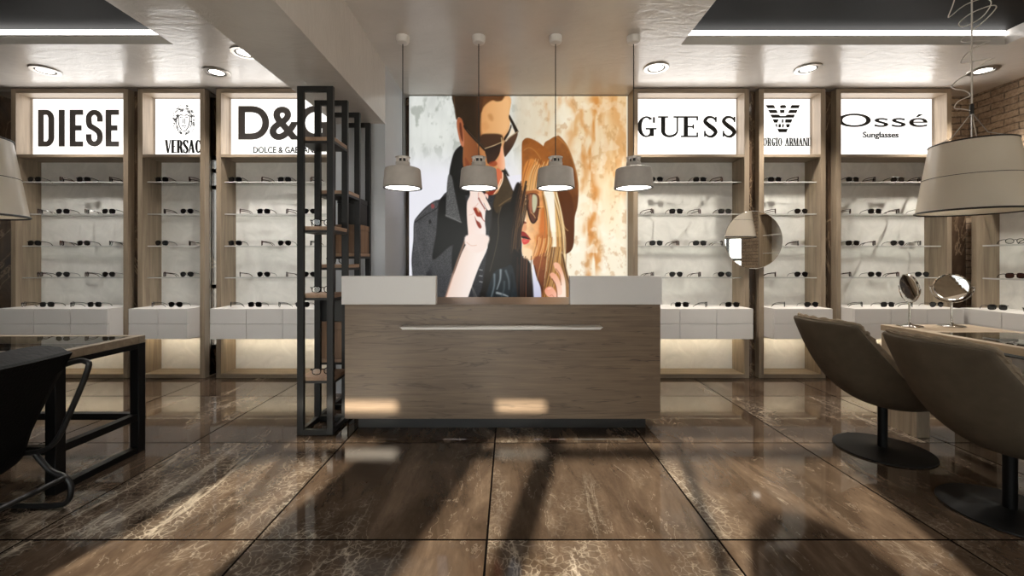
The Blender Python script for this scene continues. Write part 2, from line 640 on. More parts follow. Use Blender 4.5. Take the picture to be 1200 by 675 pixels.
# front (street) wall with two glazed openings
openings = [(-2.75, -2.04), (-1.42, .88)]
m = MB()
xs = [XL - .2, openings[0][0], openings[0][1], openings[1][0], openings[1][1], XR + .2]
m.box(xs[0], xs[1], YF - .12, YF, 0, CEIL)
m.box(xs[2], xs[3], YF - .12, YF, 0, CEIL)
m.box(xs[4], xs[5], YF - .12, YF, 0, CEIL)
for a, b in openings:
    m.box(a, b, YF - .12, YF, 0, .06)
    m.box(a, b, YF - .12, YF, 2.72, CEIL)
struct('wall_front', m, M['plaster'])
TS = .45    # tangent of the sun's elevation
for k, (a, b) in enumerate(openings):
    w = MB()
    w.box(a, a + .04, YF - .09, YF - .03, .06, 2.72)
    w.box(b - .04, b, YF - .09, YF - .03, .06, 2.72)
    w.box(a, b, YF - .09, YF - .03, .06, .1)
    # transom and slatted sun screen
    zs = [2.24, 2.31, 2.39, 2.61, 2.675, 2.72]
    w.box(a, b, YF - .08, YF - .04, 2.262, 2.335)
    w.box(a, b, YF - .08, YF - .04, 2.40, 2.605)
    w.box(a, b, YF - .08, YF - .04, 2.68, 2.72)
    if k == 1:
        w.box(-1.02, b, YF - .08, YF - .04, 2.605, 2.68)
        w.box(-1.02, -.89, YF - .09, YF - .03, .06, 2.72)
        w.box(-.14, -.08, YF - .09, YF - .03, .06, 2.72)
    wo = struct('window_%d' % (k + 1), w, M['frame_black'])
    box(a, b, YF - .065, YF - .055, .06, 2.72).build('window_glass', M['glass'], wo)
# ------------------------------------------------------------------ display cabinets
D0, D1 = 4.46, 4.72
CABS = [  # x0, x1, label word, lettering
    (-5.15, -3.94, 'far left cabinet', 'wide'),
    (-3.84, -3.147, 'narrow left cabinet', 'narrow'),
    (-3.03, -1.84, 'cabinet behind black tower', 'wide'),
    (1.278, 2.477, 'cabinet right of mural', 'wide'),
    (2.579, 3.267, 'narrow right cabinet', 'narrow'),
    (3.376, 4.57, 'cabinet left of brick wall', 'wide'),
]
CDESC = ['tall oak display cabinet at the far left with four glass shelves and lit niche',
         'narrow oak display cabinet on the left, between two wide ones',
         'tall oak display cabinet partly hidden behind the black shelving tower',
         'tall oak display cabinet just right of the mural',
         'narrow oak display cabinet on the right behind the round mirror',
         'tall oak display cabinet beside the brick wall, right of the narrow one']
TH = .05
SHZ = [2.041, 1.705, 1.370, 1.039]
for i, (x0, x1, nm, kind) in enumerate(CABS):
    t_ = thing('display_cabinet', CDESC[i], 'cabinet', ((x0 + x1) / 2, D0, 0), 0, 'oak display cabinets')
    hw = (x1 - x0) / 2
    dp = D1 - D0
    box(-hw, -hw + TH, 0, dp, 0, 2.992).build('side_panel', M['oak'], t_, .002)
    box(hw - TH, hw, 0, dp, 0, 2.992).build('side_panel', M['oak'], t_, .002)
    box(-hw + TH, hw - TH, 0, dp, 2.945, 2.992).build('header', M['oak_h'], t_, .002)
    box(-hw + TH, hw - TH, 0, dp - .015, 2.282, 2.312).build('sign_shelf', M['oak_h'], t_, .002)
    box(-hw + TH, hw - TH, 0, dp - .015, 0, .042).build('base', M['oak_h'], t_, .002)
    box(-hw + TH, hw - TH, dp - .015, dp, 0, 2.945).build('back_panel', M['back'], t_)
    for z in SHZ:
        s = box(-hw + TH, hw - TH, .067, dp - .016, z - .012, z).build('glass_shelf', M['glass'], t_)
        box(-hw + TH, hw - TH, .06, .067, z - .010, z + .0005).build('shelf_edge', M['shelf_edge'], s)
    if i == 1:      # mirror cladding added so the gap reflects the slit window's brightness
        box(hw + .0004, hw + .0014, .068, dp - .006, .01, 2.98).build('added_mirror_flank', M['mirror'], t_)
    # warm strip that lights the niche under the drawers
    n_ = box(-hw + .06, hw - .06, .052, .058, .409, .429).build('niche_light', M['niche_led'], t_)
    box(-hw + .055, hw - .055, .044, .0515, .404, .429).build('light_cover', M['white_lac'], n_)

# drawers
DR0, DR1, DZ0, DZ1 = 4.29, 4.70, .431, .736
DLAB = ['white six-drawer unit hung in the far left cabinet behind the left table',
        'white four-drawer unit hung in the narrow left cabinet',
        'white six-drawer unit behind the black shelving tower',
        'white six-drawer unit right behind the reception counter end',
        'white four-drawer unit hung in the narrow right cabinet behind lounge chair',
        'white six-drawer unit behind the two vanity mirrors']


def drawer_unit(w, dep, zh, cols):
    """returns list of (name, MB, parent index)"""
    out = [('carcass', box(-w / 2, w / 2, .018, dep, 0, zh))]
    cw = w / cols
    for r in range(2):
        for k in range(cols):
            out.append(('drawer', box(-w / 2 + k * cw + .0025, -w / 2 + (k + 1) * cw - .0025, 0, .0175, r * zh / 2 + .0022, (r + 1) * zh / 2 - .0022)))
    return out


for i, (x0, x1, nm, kind) in enumerate(CABS):
    w = x1 - x0 - 2 * TH - .006
    t_ = thing('drawer_cabinet', DLAB[i], 'drawers', ((x0 + x1) / 2, DR0, DZ0), 0, 'white drawer units')
    for n_, mb in drawer_unit(w, DR1 - DR0, DZ1 - DZ0, 3 if kind == 'wide' else 2):
        mb.build(n_, M['white_lac'], t_, .0012)

# filler strips in the gaps between cabinets
gaps = [(XL, CABS[0][0], 'm'), (CABS[0][1], CABS[1][0], 'd'), (CABS[3][1], CABS[4][0], 'd'), (CABS[4][1], CABS[5][0], 'd')]
for k, (a, b, q) in enumerate(gaps):
    struct('trim_%d' % (k + 7), box(a + .001, b - .001, 4.535, 4.56, 0, 2.99), M['mirror_strip'] if q == 'm' else M['marble_wall'])

# ------------------------------------------------------------------ lettering
SD = 4.62      # face of the lightboxes


class Ink:
    """letters drawn as solid strokes on the face of a sign, photo pixel units"""
    def __init__(self, d=SD, th=.004):
        self.m = MB()
        self.d, self.th = d, th
        self.k = 0

    def P(self, p):
        q = at(p[0], p[1], self.d)
        return (q.x, q.z)

    def poly(self, pts):
        self.k += 1
        e = .00003 * (self.k % 20)
        self.m.prism([self.P(p) for p in pts], self.d - self.th - e, self.d - .0004)
        return self

    def bar(self, x0, y0, x1, y1):
        return self.poly([(x0, y0), (x1, y0), (x1, y1), (x0, y1)])

    def strip(self, A, B):
        for i in range(len(A) - 1):
            self.poly([A[i], A[i + 1], B[i + 1], B[i]])
        return self

    def arc(self, cx, cy, rx, ry, a0, a1, tx, ty, n=24):
        A, B = [], []
        for i in range(n + 1):
            a = math.radians(a0 + (a1 - a0) * i / n)
            A.append((cx + rx * math.cos(a), cy - ry * math.sin(a)))
            B.append((cx + (rx - tx) * math.cos(a), cy - (ry - ty) * math.sin(a)))
        return self.strip(A, B)

    def stroke(self, pts, w, n=6):
        ps = spline(pts, n)
        m = len(ps)
        A, B = [], []
        for i in range(m):
            tt = ps[min(i + 1, m - 1)] - ps[max(i - 1, 0)]
            L = math.hypot(tt[0], tt[1]) or 1
            nx, ny = -tt[1] / L, tt[0] / L
            u = i / (m - 1)
            ww = (w(u) if callable(w) else w) / 2
            A.append((ps[i][0] + nx * ww, ps[i][1] + ny * ww))
            B.append((ps[i][0] - nx * ww, ps[i][1] - ny * ww))
        return self.strip(A, B)

    def line(self, a, b, w):
        return self.stroke([a, b], w, 1)

    def build(self, name, mat, parent, origin):
        self.m.v = [(x - origin[0], y - origin[1], z - origin[2]) for x, y, z in self.m.v]
        return self.m.build(name, mat, parent)


def serif_word(ink, s, x0, x1, y0, y1, tk, tn, serif=True, gap=.18):
    """condensed or wide high-contrast capitals between y0 (top) and y1"""
    W = {'I': .38, 'G': 1, 'U': .95, 'E': .8, 'S': .72, 'V': .95, 'R': .9, 'A': 1, 'C': .95, 'O': 1.05, 'M': 1.2, 'N': 1.0, ' ': .5}
    tot = sum(W[c] for c in s) + gap * (len(s) - 1)
    u = (x1 - x0) / tot
    x = x0
    h = y1 - y0
    sf = tk * .75 if serif else 0

    def ser(cx, y, w):
        if serif:
            ink.bar(cx - w / 2 - sf, y - tn * .5, cx + w / 2 + sf, y + tn * .5)

    for ch in s:
        w = W[ch] * u
        l, r = x, x + w
        if ch == 'I':
            c_ = (l + r) / 2
            ink.bar(c_ - tk / 2, y0, c_ + tk / 2, y1)
            ser(c_, y0 + tn / 2, tk); ser(c_, y1 - tn / 2, tk)
        elif ch == 'U':
            ink.bar(l, y0, l + tk, y1 - h * .3)
            ink.bar(r - tn, y0, r, y1 - h * .3)
            A, B = [], []
            for i in range(17):
                a = PI + PI * i / 16
                q = i / 16
                A.append(((l + r) / 2 + w / 2 * math.cos(a), y1 - h * .3 - h * .31 * math.sin(a)))
                tt = tk + (tn - tk) * q
                B.append(((l + r) / 2 + (w / 2 - tt) * math.cos(a), y1 - h * .3 - (h * .31 - tn * 1.4) * math.sin(a)))
            ink.strip(A, B)
            ser(l + tk / 2, y0 + tn / 2, tk); ser(r - tn / 2, y0 + tn / 2, tn)
        elif ch == 'E':
            ink.bar(l, y0, l + tk, y1)
            ink.bar(l, y0, r, y0 + tn); ink.bar(l, y1 - tn, r, y1)
            ink.bar(l, (y0 + y1) / 2 - tn / 2, l + w * .72, (y0 + y1) / 2 + tn / 2)
            if serif:
                ink.bar(r - tn, y0, r, y0 + h * .2); ink.bar(r - tn, y1 - h * .22, r, y1)
                ink.bar(l + w * .72 - tn, y0 + h * .4, l + w * .72, y0 + h * .6)
                ser(l + tk / 2, y0 + tn / 2, tk); ser(l + tk / 2, y1 - tn / 2, tk)
        elif ch in 'GCO':
            cx, cy = (l + r) / 2, (y0 + y1) / 2
            if ch == 'O':
                ink.arc(cx, cy, w / 2, h / 2, 0, 360, tk, tn, 36)
            else:
                ink.arc(cx, cy, w / 2, h / 2, 48, 312 if ch == 'C' else 318, tk, tn, 30)
                ink.bar(r - tn * 1.6, y0 + h * .04, r - tn * .3, y0 + h * .32)
                if ch == 'G':
                    ink.bar(r - tk - tn, cy + h * .06, r - tn, y1 - h * .05)
                    ink.bar(r - tk * 2.0 - tn, cy + h * .06, r + sf * .4, cy + h * .06 + tn)
                elif serif is False:
                    ink.bar(r - tn * 1.6, y1 - h * .28, r - tn * .3, y1 - h * .06)
        elif ch == 'S':
            pts = [(r - w * .06, y0 + h * .2), (r - w * .3, y0 + tn * .8), (l + w * .3, y0 + h * .06), (l + w * .1, y0 + h * .24), (l + w * .4, y0 + h * .44),
                   (r - w * .25, y0 + h * .6), (r - w * .08, y0 + h * .78), (r - w * .35, y1 - h * .04), (l + w * .3, y1 - tn * .8), (l + w * .05, y1 - h * .22)]
            ink.stroke(pts, lambda q: tn + (tk * 1.05 - tn) * max(0, math.sin(PI * q)) ** 2)
            ink.bar(r - w * .12, y0 + h * .02, r - w * .12 + tn, y0 + h * .28)
            ink.bar(l + w * .02, y1 - h * .3, l + w * .02 + tn, y1 - h * .02)
        elif ch == 'V':
            ink.poly([(l, y0), (l + tk, y0), (l + w / 2 + tk * .35, y1), (l + w / 2 - tk * .35, y1)])
            ink.poly([(r - tn, y0), (r, y0), (l + w / 2 + tk * .3, y1), (l + w / 2, y1)])
            ser(l + tk / 2, y0 + tn / 2, tk); ser(r - tn / 2, y0 + tn / 2, tn)
        elif ch == 'A':
            ap = l + w * .48
            ink.poly([(ap - tn * .6, y0), (ap + tn, y0), (l + tn, y1), (l, y1)])
            ink.poly([(ap - tk * .4, y0), (ap + tk * .4, y0), (r, y1), (r - tk, y1)])
            ink.bar(l + w * .2, y0 + h * .63, r - w * .22, y0 + h * .63 + tn)
            ser(l + tn / 2, y1 - tn / 2, tn); ser(r - tk / 2, y1 - tn / 2, tk)
        elif ch == 'R':
            ink.bar(l, y0, l + tk, y1)
            ink.bar(l, y0, l + w * .5, y0 + tn)
            ink.bar(l, y0 + h * .5, l + w * .5, y0 + h * .5 + tn)
            ink.arc(l + w * .45, y0 + h * .25 + tn / 2, w * .5, h * .25 + tn / 2, -90, 90, tk, tn, 14)
            ink.poly([(l + w * .42, y0 + h * .52), (l + w * .42 + tk, y0 + h * .52), (r + tk * .2, y1), (r - tk * .8, y1)])
            ser(l + tk / 2, y0 + tn / 2, tk); ser(l + tk / 2, y1 - tn / 2, tk)
        elif ch == 'M':
            ink.bar(l, y0, l + tn, y1)
            ink.poly([(l, y0), (l + tk, y0), (l + w / 2 + tk * .3, y1), (l + w / 2 - tk * .3, y1)])
            ink.poly([(r - tk - tn * .4, y0), (r - tk, y0), (l + w / 2 + tn * .6, y1), (l + w / 2, y1)])
            ink.bar(r - tk, y0, r, y1)
            ser(l + tn / 2, y1 - tn / 2, tn); ser(r - tk / 2, y1 - tn / 2, tk)
        elif ch == 'N':
            ink.bar(l, y0, l + tn, y1); ink.bar(r - tn, y0, r, y1)
            ink.poly([(l, y0), (l + tk, y0), (r, y1), (r - tk, y1)])
            ser(l + tn / 2, y1 - tn / 2, tn); ser(r - tn / 2, y0 + tn / 2, tn)
        x += w + gap * u
    return ink


def font_word(s, x0, x1, ybase, ycap, d, name, mat, parent, origin, bold=0.0, spacing=1.0):
    """text in Blender's built-in face fitted between pixel columns, turned into a mesh"""
    cu = bpy.data.curves.new(name, 'FONT')
    cu.body = s
    cu.size = 1
    cu.offset = bold
    cu.extrude = .002
    cu.space_character = spacing
    o = bpy.data.objects.new(name, cu)
    COL.objects.link(o)
    bpy.context.view_layer.update()
    dg = bpy.context.evaluated_depsgraph_get()
    me = bpy.data.meshes.new_from_object(o.evaluated_get(dg))
    COL.objects.unlink(o)
    bpy.data.objects.remove(o)
    n = len(me.vertices)
    co = np.empty(n * 3)
    me.vertices.foreach_get('co', co)
    co = co.reshape(-1, 3)
    mn, mx = co[:, 0].min(), co[:, 0].max()
    a, b = at(x0, ybase, d), at(x1, ycap, d)
    cap = .70 + bold * 1.0     # cap height of the face
    X = a.x + (co[:, 0] - mn) / (mx - mn) * (b.x - a.x)
    Z = a.z + (co[:, 1] + bold) / (cap + bold) * (b.z - a.z)
    Y = d - .003 - co[:, 2]
    new = np.stack([X - origin[0], Y - origin[1], Z - origin[2]], 1)
    me.vertices.foreach_set('co', new.ravel())
    me.materials.clear()
    me.materials.append(mat)
    me.update()
    ob = bpy.data.objects.new(name, me)
    COL.objects.link(ob)
    ob.parent = parent
    return ob


SLAB = ['backlit white sign at far left with heavy condensed block capitals beginning with D',
        'backlit white sign with a snaky-haired head emblem above tall capitals',
        'backlit white sign with two large bold letters and an ampersand behind tower',
        'backlit white sign with five wide-spaced serif capitals right of the mural',
        'backlit white sign with a striped eagle emblem above serif capitals',
        'backlit white sign with stretched accented lettering near the brick wall']
SIGNS = []
for i, (x0, x1, nm, kind) in enumerate(CABS):
    o_ = ((x0 + x1) / 2, SD, 2.314)
    t_ = thing('lightbox_sign', SLAB[i], 'sign', o_, 0, 'backlit signs')
    w = x1 - x0 - 2 * TH - .004
    box(-w / 2, w / 2, 0, .01, 0, .629).build('panel', M['sign_white'], t_)
    box(-w / 2, w / 2, .011, .08, 0, .629).build('housing', M['canopy'], t_)
    SIGNS.append((t_, o_))
# 0 block capitals
t_, o_ = SIGNS[0]
k = Ink()
y0, y1 = 128.7, 171.8
tkx, tky = 6.4, 6.0
k.bar(45, y0, 51.4, y1); k.bar(45, y0, 55, y0 + tky); k.bar(45, y1 - tky, 55, y1)
k.arc(54.5, y0 + 11, 9.2, 11, 0, 90, 6.6, 6, 12); k.arc(54.5, y1 - 11, 9.2, 11, 270, 360, 6.6, 6, 12)
k.bar(57.1, y0 + 11, 63.7, y1 - 11)
k.bar(69.2, y0, 76, y1)
for lx in (82, 124):
    k.bar(lx, y0, lx + 6.6, y1)
    k.bar(lx, y0, lx + 15.6, y0 + tky); k.bar(lx, y1 - tky, lx + 15.6, y1); k.bar(lx, 147, lx + 13.8, 153)
k.arc(110.8, y0 + 10.5, 9.8, 10.5, 0, 180, 6.4, 6, 18)
k.bar(114.2, y0 + 10, 120.6, y0 + 14); k.bar(101, y0 + 10, 107.4, y0 + 14)
k.stroke([(104.2, y0 + 13), (105.5, y0 + 18.5), (111, y0 + 22), (116, y0 + 26), (117.4, y0 + 31)], 6.6)
k.bar(114.2, y1 - 13, 120.6, y1 - 10); k.bar(101, y1 - 14.5, 107.4, y1 - 10)
k.arc(110.8, y1 - 10.5, 9.8, 10.5, 180, 360, 6.4, 6, 18)
k.bar(145.5, y0, 152, y1); k.bar(145.5, y1 - tky, 158.5, y1)
k.build('lettering', M['ink_grey'], t_, o_)
# 1 head emblem and tall capitals
t_, o_ = SIGNS[1]
k = serif_word(Ink(), 'VERSACE', 193.6, 242.5, 164, 179.4, 2.7, 1.1, serif=False, gap=.1)
k.build('lettering', M['ink'], t_, o_)
k = Ink()
ex, ey = 215.8, 140.8
rnd = random.Random(3)
for a in range(0, 360, 9):
    r_ = math.radians(a)
    if rnd.random() < .8:
        q = 1 + rnd.uniform(-.04, .04)
        p0 = (ex + 12.6 * q * math.cos(r_), ey - 18.5 * q * math.sin(r_))
        r2 = r_ + .09
        p1 = (ex + 12.6 * q * math.cos(r2), ey - 18.5 * q * math.sin(r2))
        k.line(p0, p1, .45)
n_ = 0
while n_ < 46:      # curling locks round the face
    an = rnd.uniform(-.35, PI + .35)
    q = rnd.uniform(.62, .97)
    bx, by = ex + 12.4 * q * math.cos(an), ey - 18.0 * q * math.sin(an)
    if ((bx - ex) / 6.6) ** 2 + ((by - ey - 3) / 9.5) ** 2 < 1:
        continue
    n_ += 1
    s = 1 if bx > ex else -1
    f = rnd.uniform(.55, 1.0)
    k.stroke([(bx - s * .9 * f, by + .7 * f), (bx - s * .2, by - .9 * f), (bx + s * 1.0 * f, by - .2 * f), (bx + s * .7 * f, by + 1.0 * f), (bx, by + .8 * f)], .38 + .3 * rnd.random(), 3)
for n_ in range(16):
    an = rnd.uniform(PI + .3, 2 * PI - .3)
    bx, by = ex + 10.5 * math.cos(an), ey - 16 * math.sin(an)
    k.stroke([(bx, by - 1.2), (bx + .8, by), (bx - .2, by + 1.2)], .45, 3)
for s in (-1, 1):       # brows, eyes, cheeks, nose wings
    k.stroke([(ex + s * 1, ey - 5), (ex + s * 3.2, ey - 6.4), (ex + s * 5.6, ey - 5)], .7, 4)
    k.stroke([(ex + s * 1.6, ey - 2.6), (ex + s * 3.2, ey - 3.6), (ex + s * 4.8, ey - 2.6)], .6, 4)
    k.stroke([(ex + s * 6.2, ey - 6), (ex + s * 6.6, ey + 1), (ex + s * 5.4, ey + 7), (ex + s * 2.6, ey + 11.6)], .75, 5)
    k.stroke([(ex + s * 8.6, ey - 3), (ex + s * 9, ey + 4), (ex + s * 7, ey + 9)], .6, 5)
    k.stroke([(ex + s * .7, ey - 2), (ex + s * 1.1, ey + 3), (ex + s * .3, ey + 4)], .45, 4)
    k.stroke([(ex + s * 3.6, ey + 12), (ex + s * 6, ey + 14), (ex + s * 4, ey + 16)], .55, 4)
k.stroke([(ex - 2.4, ey + 7), (ex, ey + 6.4), (ex + 2.4, ey + 7)], .7, 4)
k.stroke([(ex - 1.5, ey + 8.6), (ex, ey + 9.2), (ex + 1.5, ey + 8.6)], .45, 4)
k.stroke([(ex - 2.6, ey + 12), (ex, ey + 13), (ex + 2.6, ey + 12)], .6, 4)
k.build('emblem', M['ink'], t_, o_)
# 2 ampersand sign
t_, o_ = SIGNS[2]
font_word('D&G', 279.5, 385.5, 163.8, 123.4, SD, 'lettering', M['ink_grey'], t_, o_, bold=.024, spacing=.97)
font_word('DOLCE & GABBANA', 296.8, 373.5, 179.4, 172, SD, 'caption', M['ink'], t_, o_, bold=.022)
# 3 serif capitals
t_, o_ = SIGNS[3]
serif_word(Ink(), 'GUESS', 747, 861.5, 136.3, 160.8, 4.8, 1.8, True, .32).build('lettering', M['ink'], t_, o_)
# 4 eagle
t_, o_ = SIGNS[4]
serif_word(Ink(), 'GIORGIO ARMANI', 886.5, 948, 161.6, 171.2, 1.5, .7, True, .14).build('lettering', M['ink'], t_, o_)
k = Ink()
S9 = 70 / 675.


def ep(pts):
    k.poly([(890 + u * S9, 110 + v * S9) for u, v in pts])


ep([(68, 128), (158, 128), (180, 162), (92, 162)]); ep([(362, 128), (455, 128), (440, 162), (345, 162)])
ep([(232, 134), (250, 128), (288, 128), (302, 146), (296, 158), (280, 162), (234, 162)])
ep([(96, 182), (188, 182), (206, 217), (118, 217)]); ep([(338, 182), (428, 182), (414, 217), (320, 217)])
ep([(230, 182), (282, 182), (278, 217), (234, 217)])
ep([(122, 236), (214, 236), (232, 250), (290, 250), (310, 236), (400, 236), (384, 270), (142, 270)])
ep([(148, 288), (215, 288), (200, 326), (165, 326)]); ep([(252, 288), (268, 288), (268, 326), (250, 326)]); ep([(292, 288), (370, 288), (356, 326), (288, 326)])
ep([(178, 342), (198, 342), (198, 380), (192, 380)]); ep([(214, 342), (240, 342), (240, 380), (214, 380)]); ep([(258, 342), (276, 342), (270, 380), (254, 380)]); ep([(300, 342), (346, 342), (332, 380), (304, 380)])
ep([(202, 396), (318, 396), (304, 434), (218, 434)])
k.build('emblem', M['ink'], t_, o_)
# 5 stretched lettering
t_, o_ = SIGNS[5]
font_word('Ossé', 981.5, 1086.5, 148.7, 133.0, SD, 'lettering', M['ink'], t_, o_, bold=.0)
font_word('Sunglasses', 1011, 1052.7, 161.3, 154.3, SD, 'caption', M['ink'], t_, o_, bold=.02)

# ------------------------------------------------------------------ the mural: a backlit printed photograph of a couple (flat print)
PW0, PW1, PH0, PH1 = 479.5, 735.5, 112.6, 372.0
PS = 1.7      # print points per photo pixel
NX, NY = int((PW1 - PW0) * PS), int((PH1 - PH0) * PS)
GX, GY = np.meshgrid(np.linspace(PW0, PW1, NX), np.linspace(PH0, PH1, NY))
rng = np.random.default_rng(5)


def vnoise(sx, sy, seed, octs=3):
    """smooth value noise over the print; sx, sy = cell size in photo pixels"""
    r = np.random.default_rng(seed)
    out = np.zeros_like(GX)
    amp, tot = 1.0, 0
    for o_ in range(octs):
        gw, gh = int((PW1 - PW0) / sx) + 4, int((PH1 - PH0) / sy) + 4
        g = r.random((gh, gw))
        u, v = (GX - PW0) / sx, (GY - PH0) / sy
        i, j = u.astype(int), v.astype(int)
        fu, fv = u - i, v - j
        fu, fv = fu * fu * (3 - 2 * fu), fv * fv * (3 - 2 * fv)
        out += amp * ((g[j, i] * (1 - fu) + g[j, i + 1] * fu) * (1 - fv) + (g[j + 1, i] * (1 - fu) + g[j + 1, i + 1] * fu) * fv)
        tot += amp
        amp *= .55
        sx, sy = max(sx / 2, .8), max(sy / 2, .8)
    return out / tot


def S(a, b, x):
    q = np.clip((x - a) / (b - a), 0, 1)
    return q * q * (3 - 2 * q)


IMG = np.zeros((NY, NX, 3))


def blend(mask, col):
    c_ = np.asarray(col, float)
    IMG[:] = IMG * (1 - mask[..., None]) + c_ * mask[..., None]


def sdist(pts, closed=True):
    """signed distance to a closed outline (negative inside), computed near it only"""
    P = np.array(pts, float)
    x0, y0 = P.min(0) - 8
    x1, y1 = P.max(0) + 8
    i0, i1 = max(0, int((x0 - PW0) * PS)), min(NX, int((x1 - PW0) * PS) + 2)
    j0, j1 = max(0, int((y0 - PH0) * PS)), min(NY, int((y1 - PH0) * PS) + 2)
    if i1 <= i0 or j1 <= j0:
        return None
    X, Y = GX[j0:j1, i0:i1], GY[j0:j1, i0:i1]
    d2 = np.full(X.shape, 1e9)
    ins = np.zeros(X.shape, bool)
    tt = np.zeros(X.shape)
    m = len(P)
    for k in range(m if closed else m - 1):
        a, b = P[k], P[(k + 1) % m]
        e = b - a
        L2 = e @ e + 1e-9
        q = np.clip(((X - a[0]) * e[0] + (Y - a[1]) * e[1]) / L2, 0, 1)
        dd = (X - a[0] - q * e[0]) ** 2 + (Y - a[1] - q * e[1]) ** 2
        if not closed:
            tt = np.where(dd < d2, (k + q) / (m - 1), tt)
        d2 = np.minimum(d2, dd)
        if closed:
            c_ = ((a[1] > Y) != (b[1] > Y)) & (X < (b[0] - a[0]) * (Y - a[1]) / (b[1] - a[1] + 1e-12) + a[0])
            ins ^= c_
    d = np.sqrt(d2)
    return (j0, j1, i0, i1), np.where(ins, -d, d), tt


def shape(pts, col, soft=.7, alpha=1.0, smooth=True, grad=None, tex=None):
    """fill an outline; grad=(p,q,col2) blends to col2 from p to q; tex multiplies"""
    r = sdist(spline(pts, 5, True) if smooth else pts)
    if r is None:
        return
    (j0, j1, i0, i1), d, _ = r
    m = (1 - S(-soft, soft, d)) * alpha
    c_ = np.broadcast_to(np.asarray(col, float), d.shape + (3,)).copy()
    if grad:
        p, q, c2 = grad
        ex, ey = q[0] - p[0], q[1] - p[1]
        g = np.clip(((GX[j0:j1, i0:i1] - p[0]) * ex + (GY[j0:j1, i0:i1] - p[1]) * ey) / (ex * ex + ey * ey), 0, 1)[..., None]
        c_ = c_ * (1 - g) + np.asarray(c2, float) * g
    if tex is not None:
        c_ = c_ * tex[j0:j1, i0:i1][..., None]
    IMG[j0:j1, i0:i1] = IMG[j0:j1, i0:i1] * (1 - m[..., None]) + c_ * m[..., None]


def line(pts, w0, w1, col, alpha=1.0, soft=.6, smooth=True):
    r = sdist(spline(pts, 5) if smooth else pts, False)
    if r is None:
        return
    (j0, j1, i0, i1), d, tt = r
    w = (w0 + (w1 - w0) * tt) / 2
    m = (1 - S(-soft, soft, d - w)) * alpha
    IMG[j0:j1, i0:i1] = IMG[j0:j1, i0:i1] * (1 - m[..., None]) + np.asarray(col, float) * m[..., None]


def Q(u, v):        # overview crop -> photo pixels
    return (460 + u / 2.596, 100 + v / 2.596)


def q_(*uv):
    return [Q(a, b) for a, b in uv]


def w1(*uv):        # 600,210 x11.25
    return [(600 + a / 11.25, 210 + b / 11.25) for a, b in uv]


def w2(*uv):        # 600,270 x8.4375
    return [(600 + a / 8.4375, 270 + b / 8.4375) for a, b in uv]


def h1(*uv):        # 540,210 x11.25
    return [(540 + a / 11.25, 210 + b / 11.25) for a, b in uv]


def m1(*uv):        # 520,105 x5.62
    return [(520 + a / 5.62, 105 + b / 5.62) for a, b in uv]


def c4(*uv):        # 475,210 x4.656
    return [(475 + a / 4.656, 210 + b / 4.656) for a, b in uv]


# weathered wall behind the couple
n1, n2, n3 = vnoise(14, 40, 1, 4), vnoise(9, 16, 2, 4), vnoise(34, 30, 3, 3)
left = np.stack([200 + 40 * n1, 203 + 40 * n1, 198 + 40 * n1], -1)
gl = S(.52, .72, n2)[..., None] * (1 - S(150, 215, GY))[..., None]
left = left * (1 - gl * .55) + np.array([142, 148, 138]) * gl * .55
wh = S(165, 215, GY)[..., None]
left = left * (1 - wh) + np.array([240, 240, 248]) * wh
right = np.stack([238 + 14 * n1, 216 + 34 * n1, 176 + 60 * n1], -1)
lo = S(215, 300, GY)[..., None] * .75
right = right * (1 - lo) + np.array([250, 242, 222]) * lo
fx_ = S(585, 650, GX)[..., None]
IMG[:] = left * (1 - fx_) + right * fx_
mid = (S(596, 612, GX) * (1 - S(640, 668, GX)) * (1 - S(150, 190, GY)))[..., None] * .5
IMG[:] = IMG * (1 - mid) + np.array([214, 196, 166]) * mid
for cx_, wd, y0_, y1_, st in ((694, 7, 105, 340, .85), (684, 4, 120, 250, .6), (671, 5, 110, 200, .5), (726, 12, 100, 250, .55), (657, 9, 104, 140, .7), (640, 5, 112, 170, .35), (708, 6, 106, 230, .3), (690, 4, 250, 355, .55)):
    wob = (vnoise(30, 22, int(cx_), 3) - .5) * 22
    msk = np.exp(-((GX - cx_ - wob) / wd) ** 2) * S(y0_, y0_ + 12, GY) * (1 - S(y1_ - 40, y1_, GY)) * S(.3, .6, vnoise(8, 26, int(cx_) + 9, 3)) * st
    blend(np.clip(msk, 0, 1), (205, 130, 58))
blend(np.clip(S(.56, .72, vnoise(7, 9, 21, 4)) * S(600, 660, GX) * .35, 0, 1), (176, 120, 66))
blend(np.clip(S(.55, .7, vnoise(12, 12, 22, 3)) * S(640, 680, GX) * .5, 0, 1), (255, 250, 236))
blend(np.clip(S(640, 735, GX) * (1 - S(112, 330, GY)) * .35, 0, 1), (232, 166, 84))
WEAVE = .75 + .5 * rng.random(GX.shape)
SOFTN = .88 + .24 * vnoise(6, 6, 31, 3)

# ---- the man: coat
coat = c4((226, 70), (190, 108), (160, 118), (112, 152), (60, 210), (46, 245), (44, 330), (34, 440), (40, 540), (44, 760), (620, 760), (620, 300), (560, 60), (420, 40), (300, 60))
shape(coat, (46, 46, 49), tex=WEAVE * SOFTN)
shape(c4((165, 122), (112, 155), (64, 208), (50, 240), (46, 330), (40, 440), (44, 540), (100, 540), (110, 520), (150, 440), (182, 240), (182, 140)), (74, 74, 76), 1.5, .9, tex=WEAVE * SOFTN)
shape(c4((150, 430), (250, 362), (262, 480), (258, 640), (220, 700), (170, 700), (150, 560)), (66, 66, 68), 1.5, .9, tex=WEAVE)
shape(c4((226, 84), (184, 130), (168, 300), (150, 438), (245, 364), (330, 330), (335, 150), (300, 40)), (9, 9, 10), 1.2)
shape(c4((262, 360), (256, 500), (284, 500), (345, 340), (330, 250)), (10, 10, 11), 1.2)
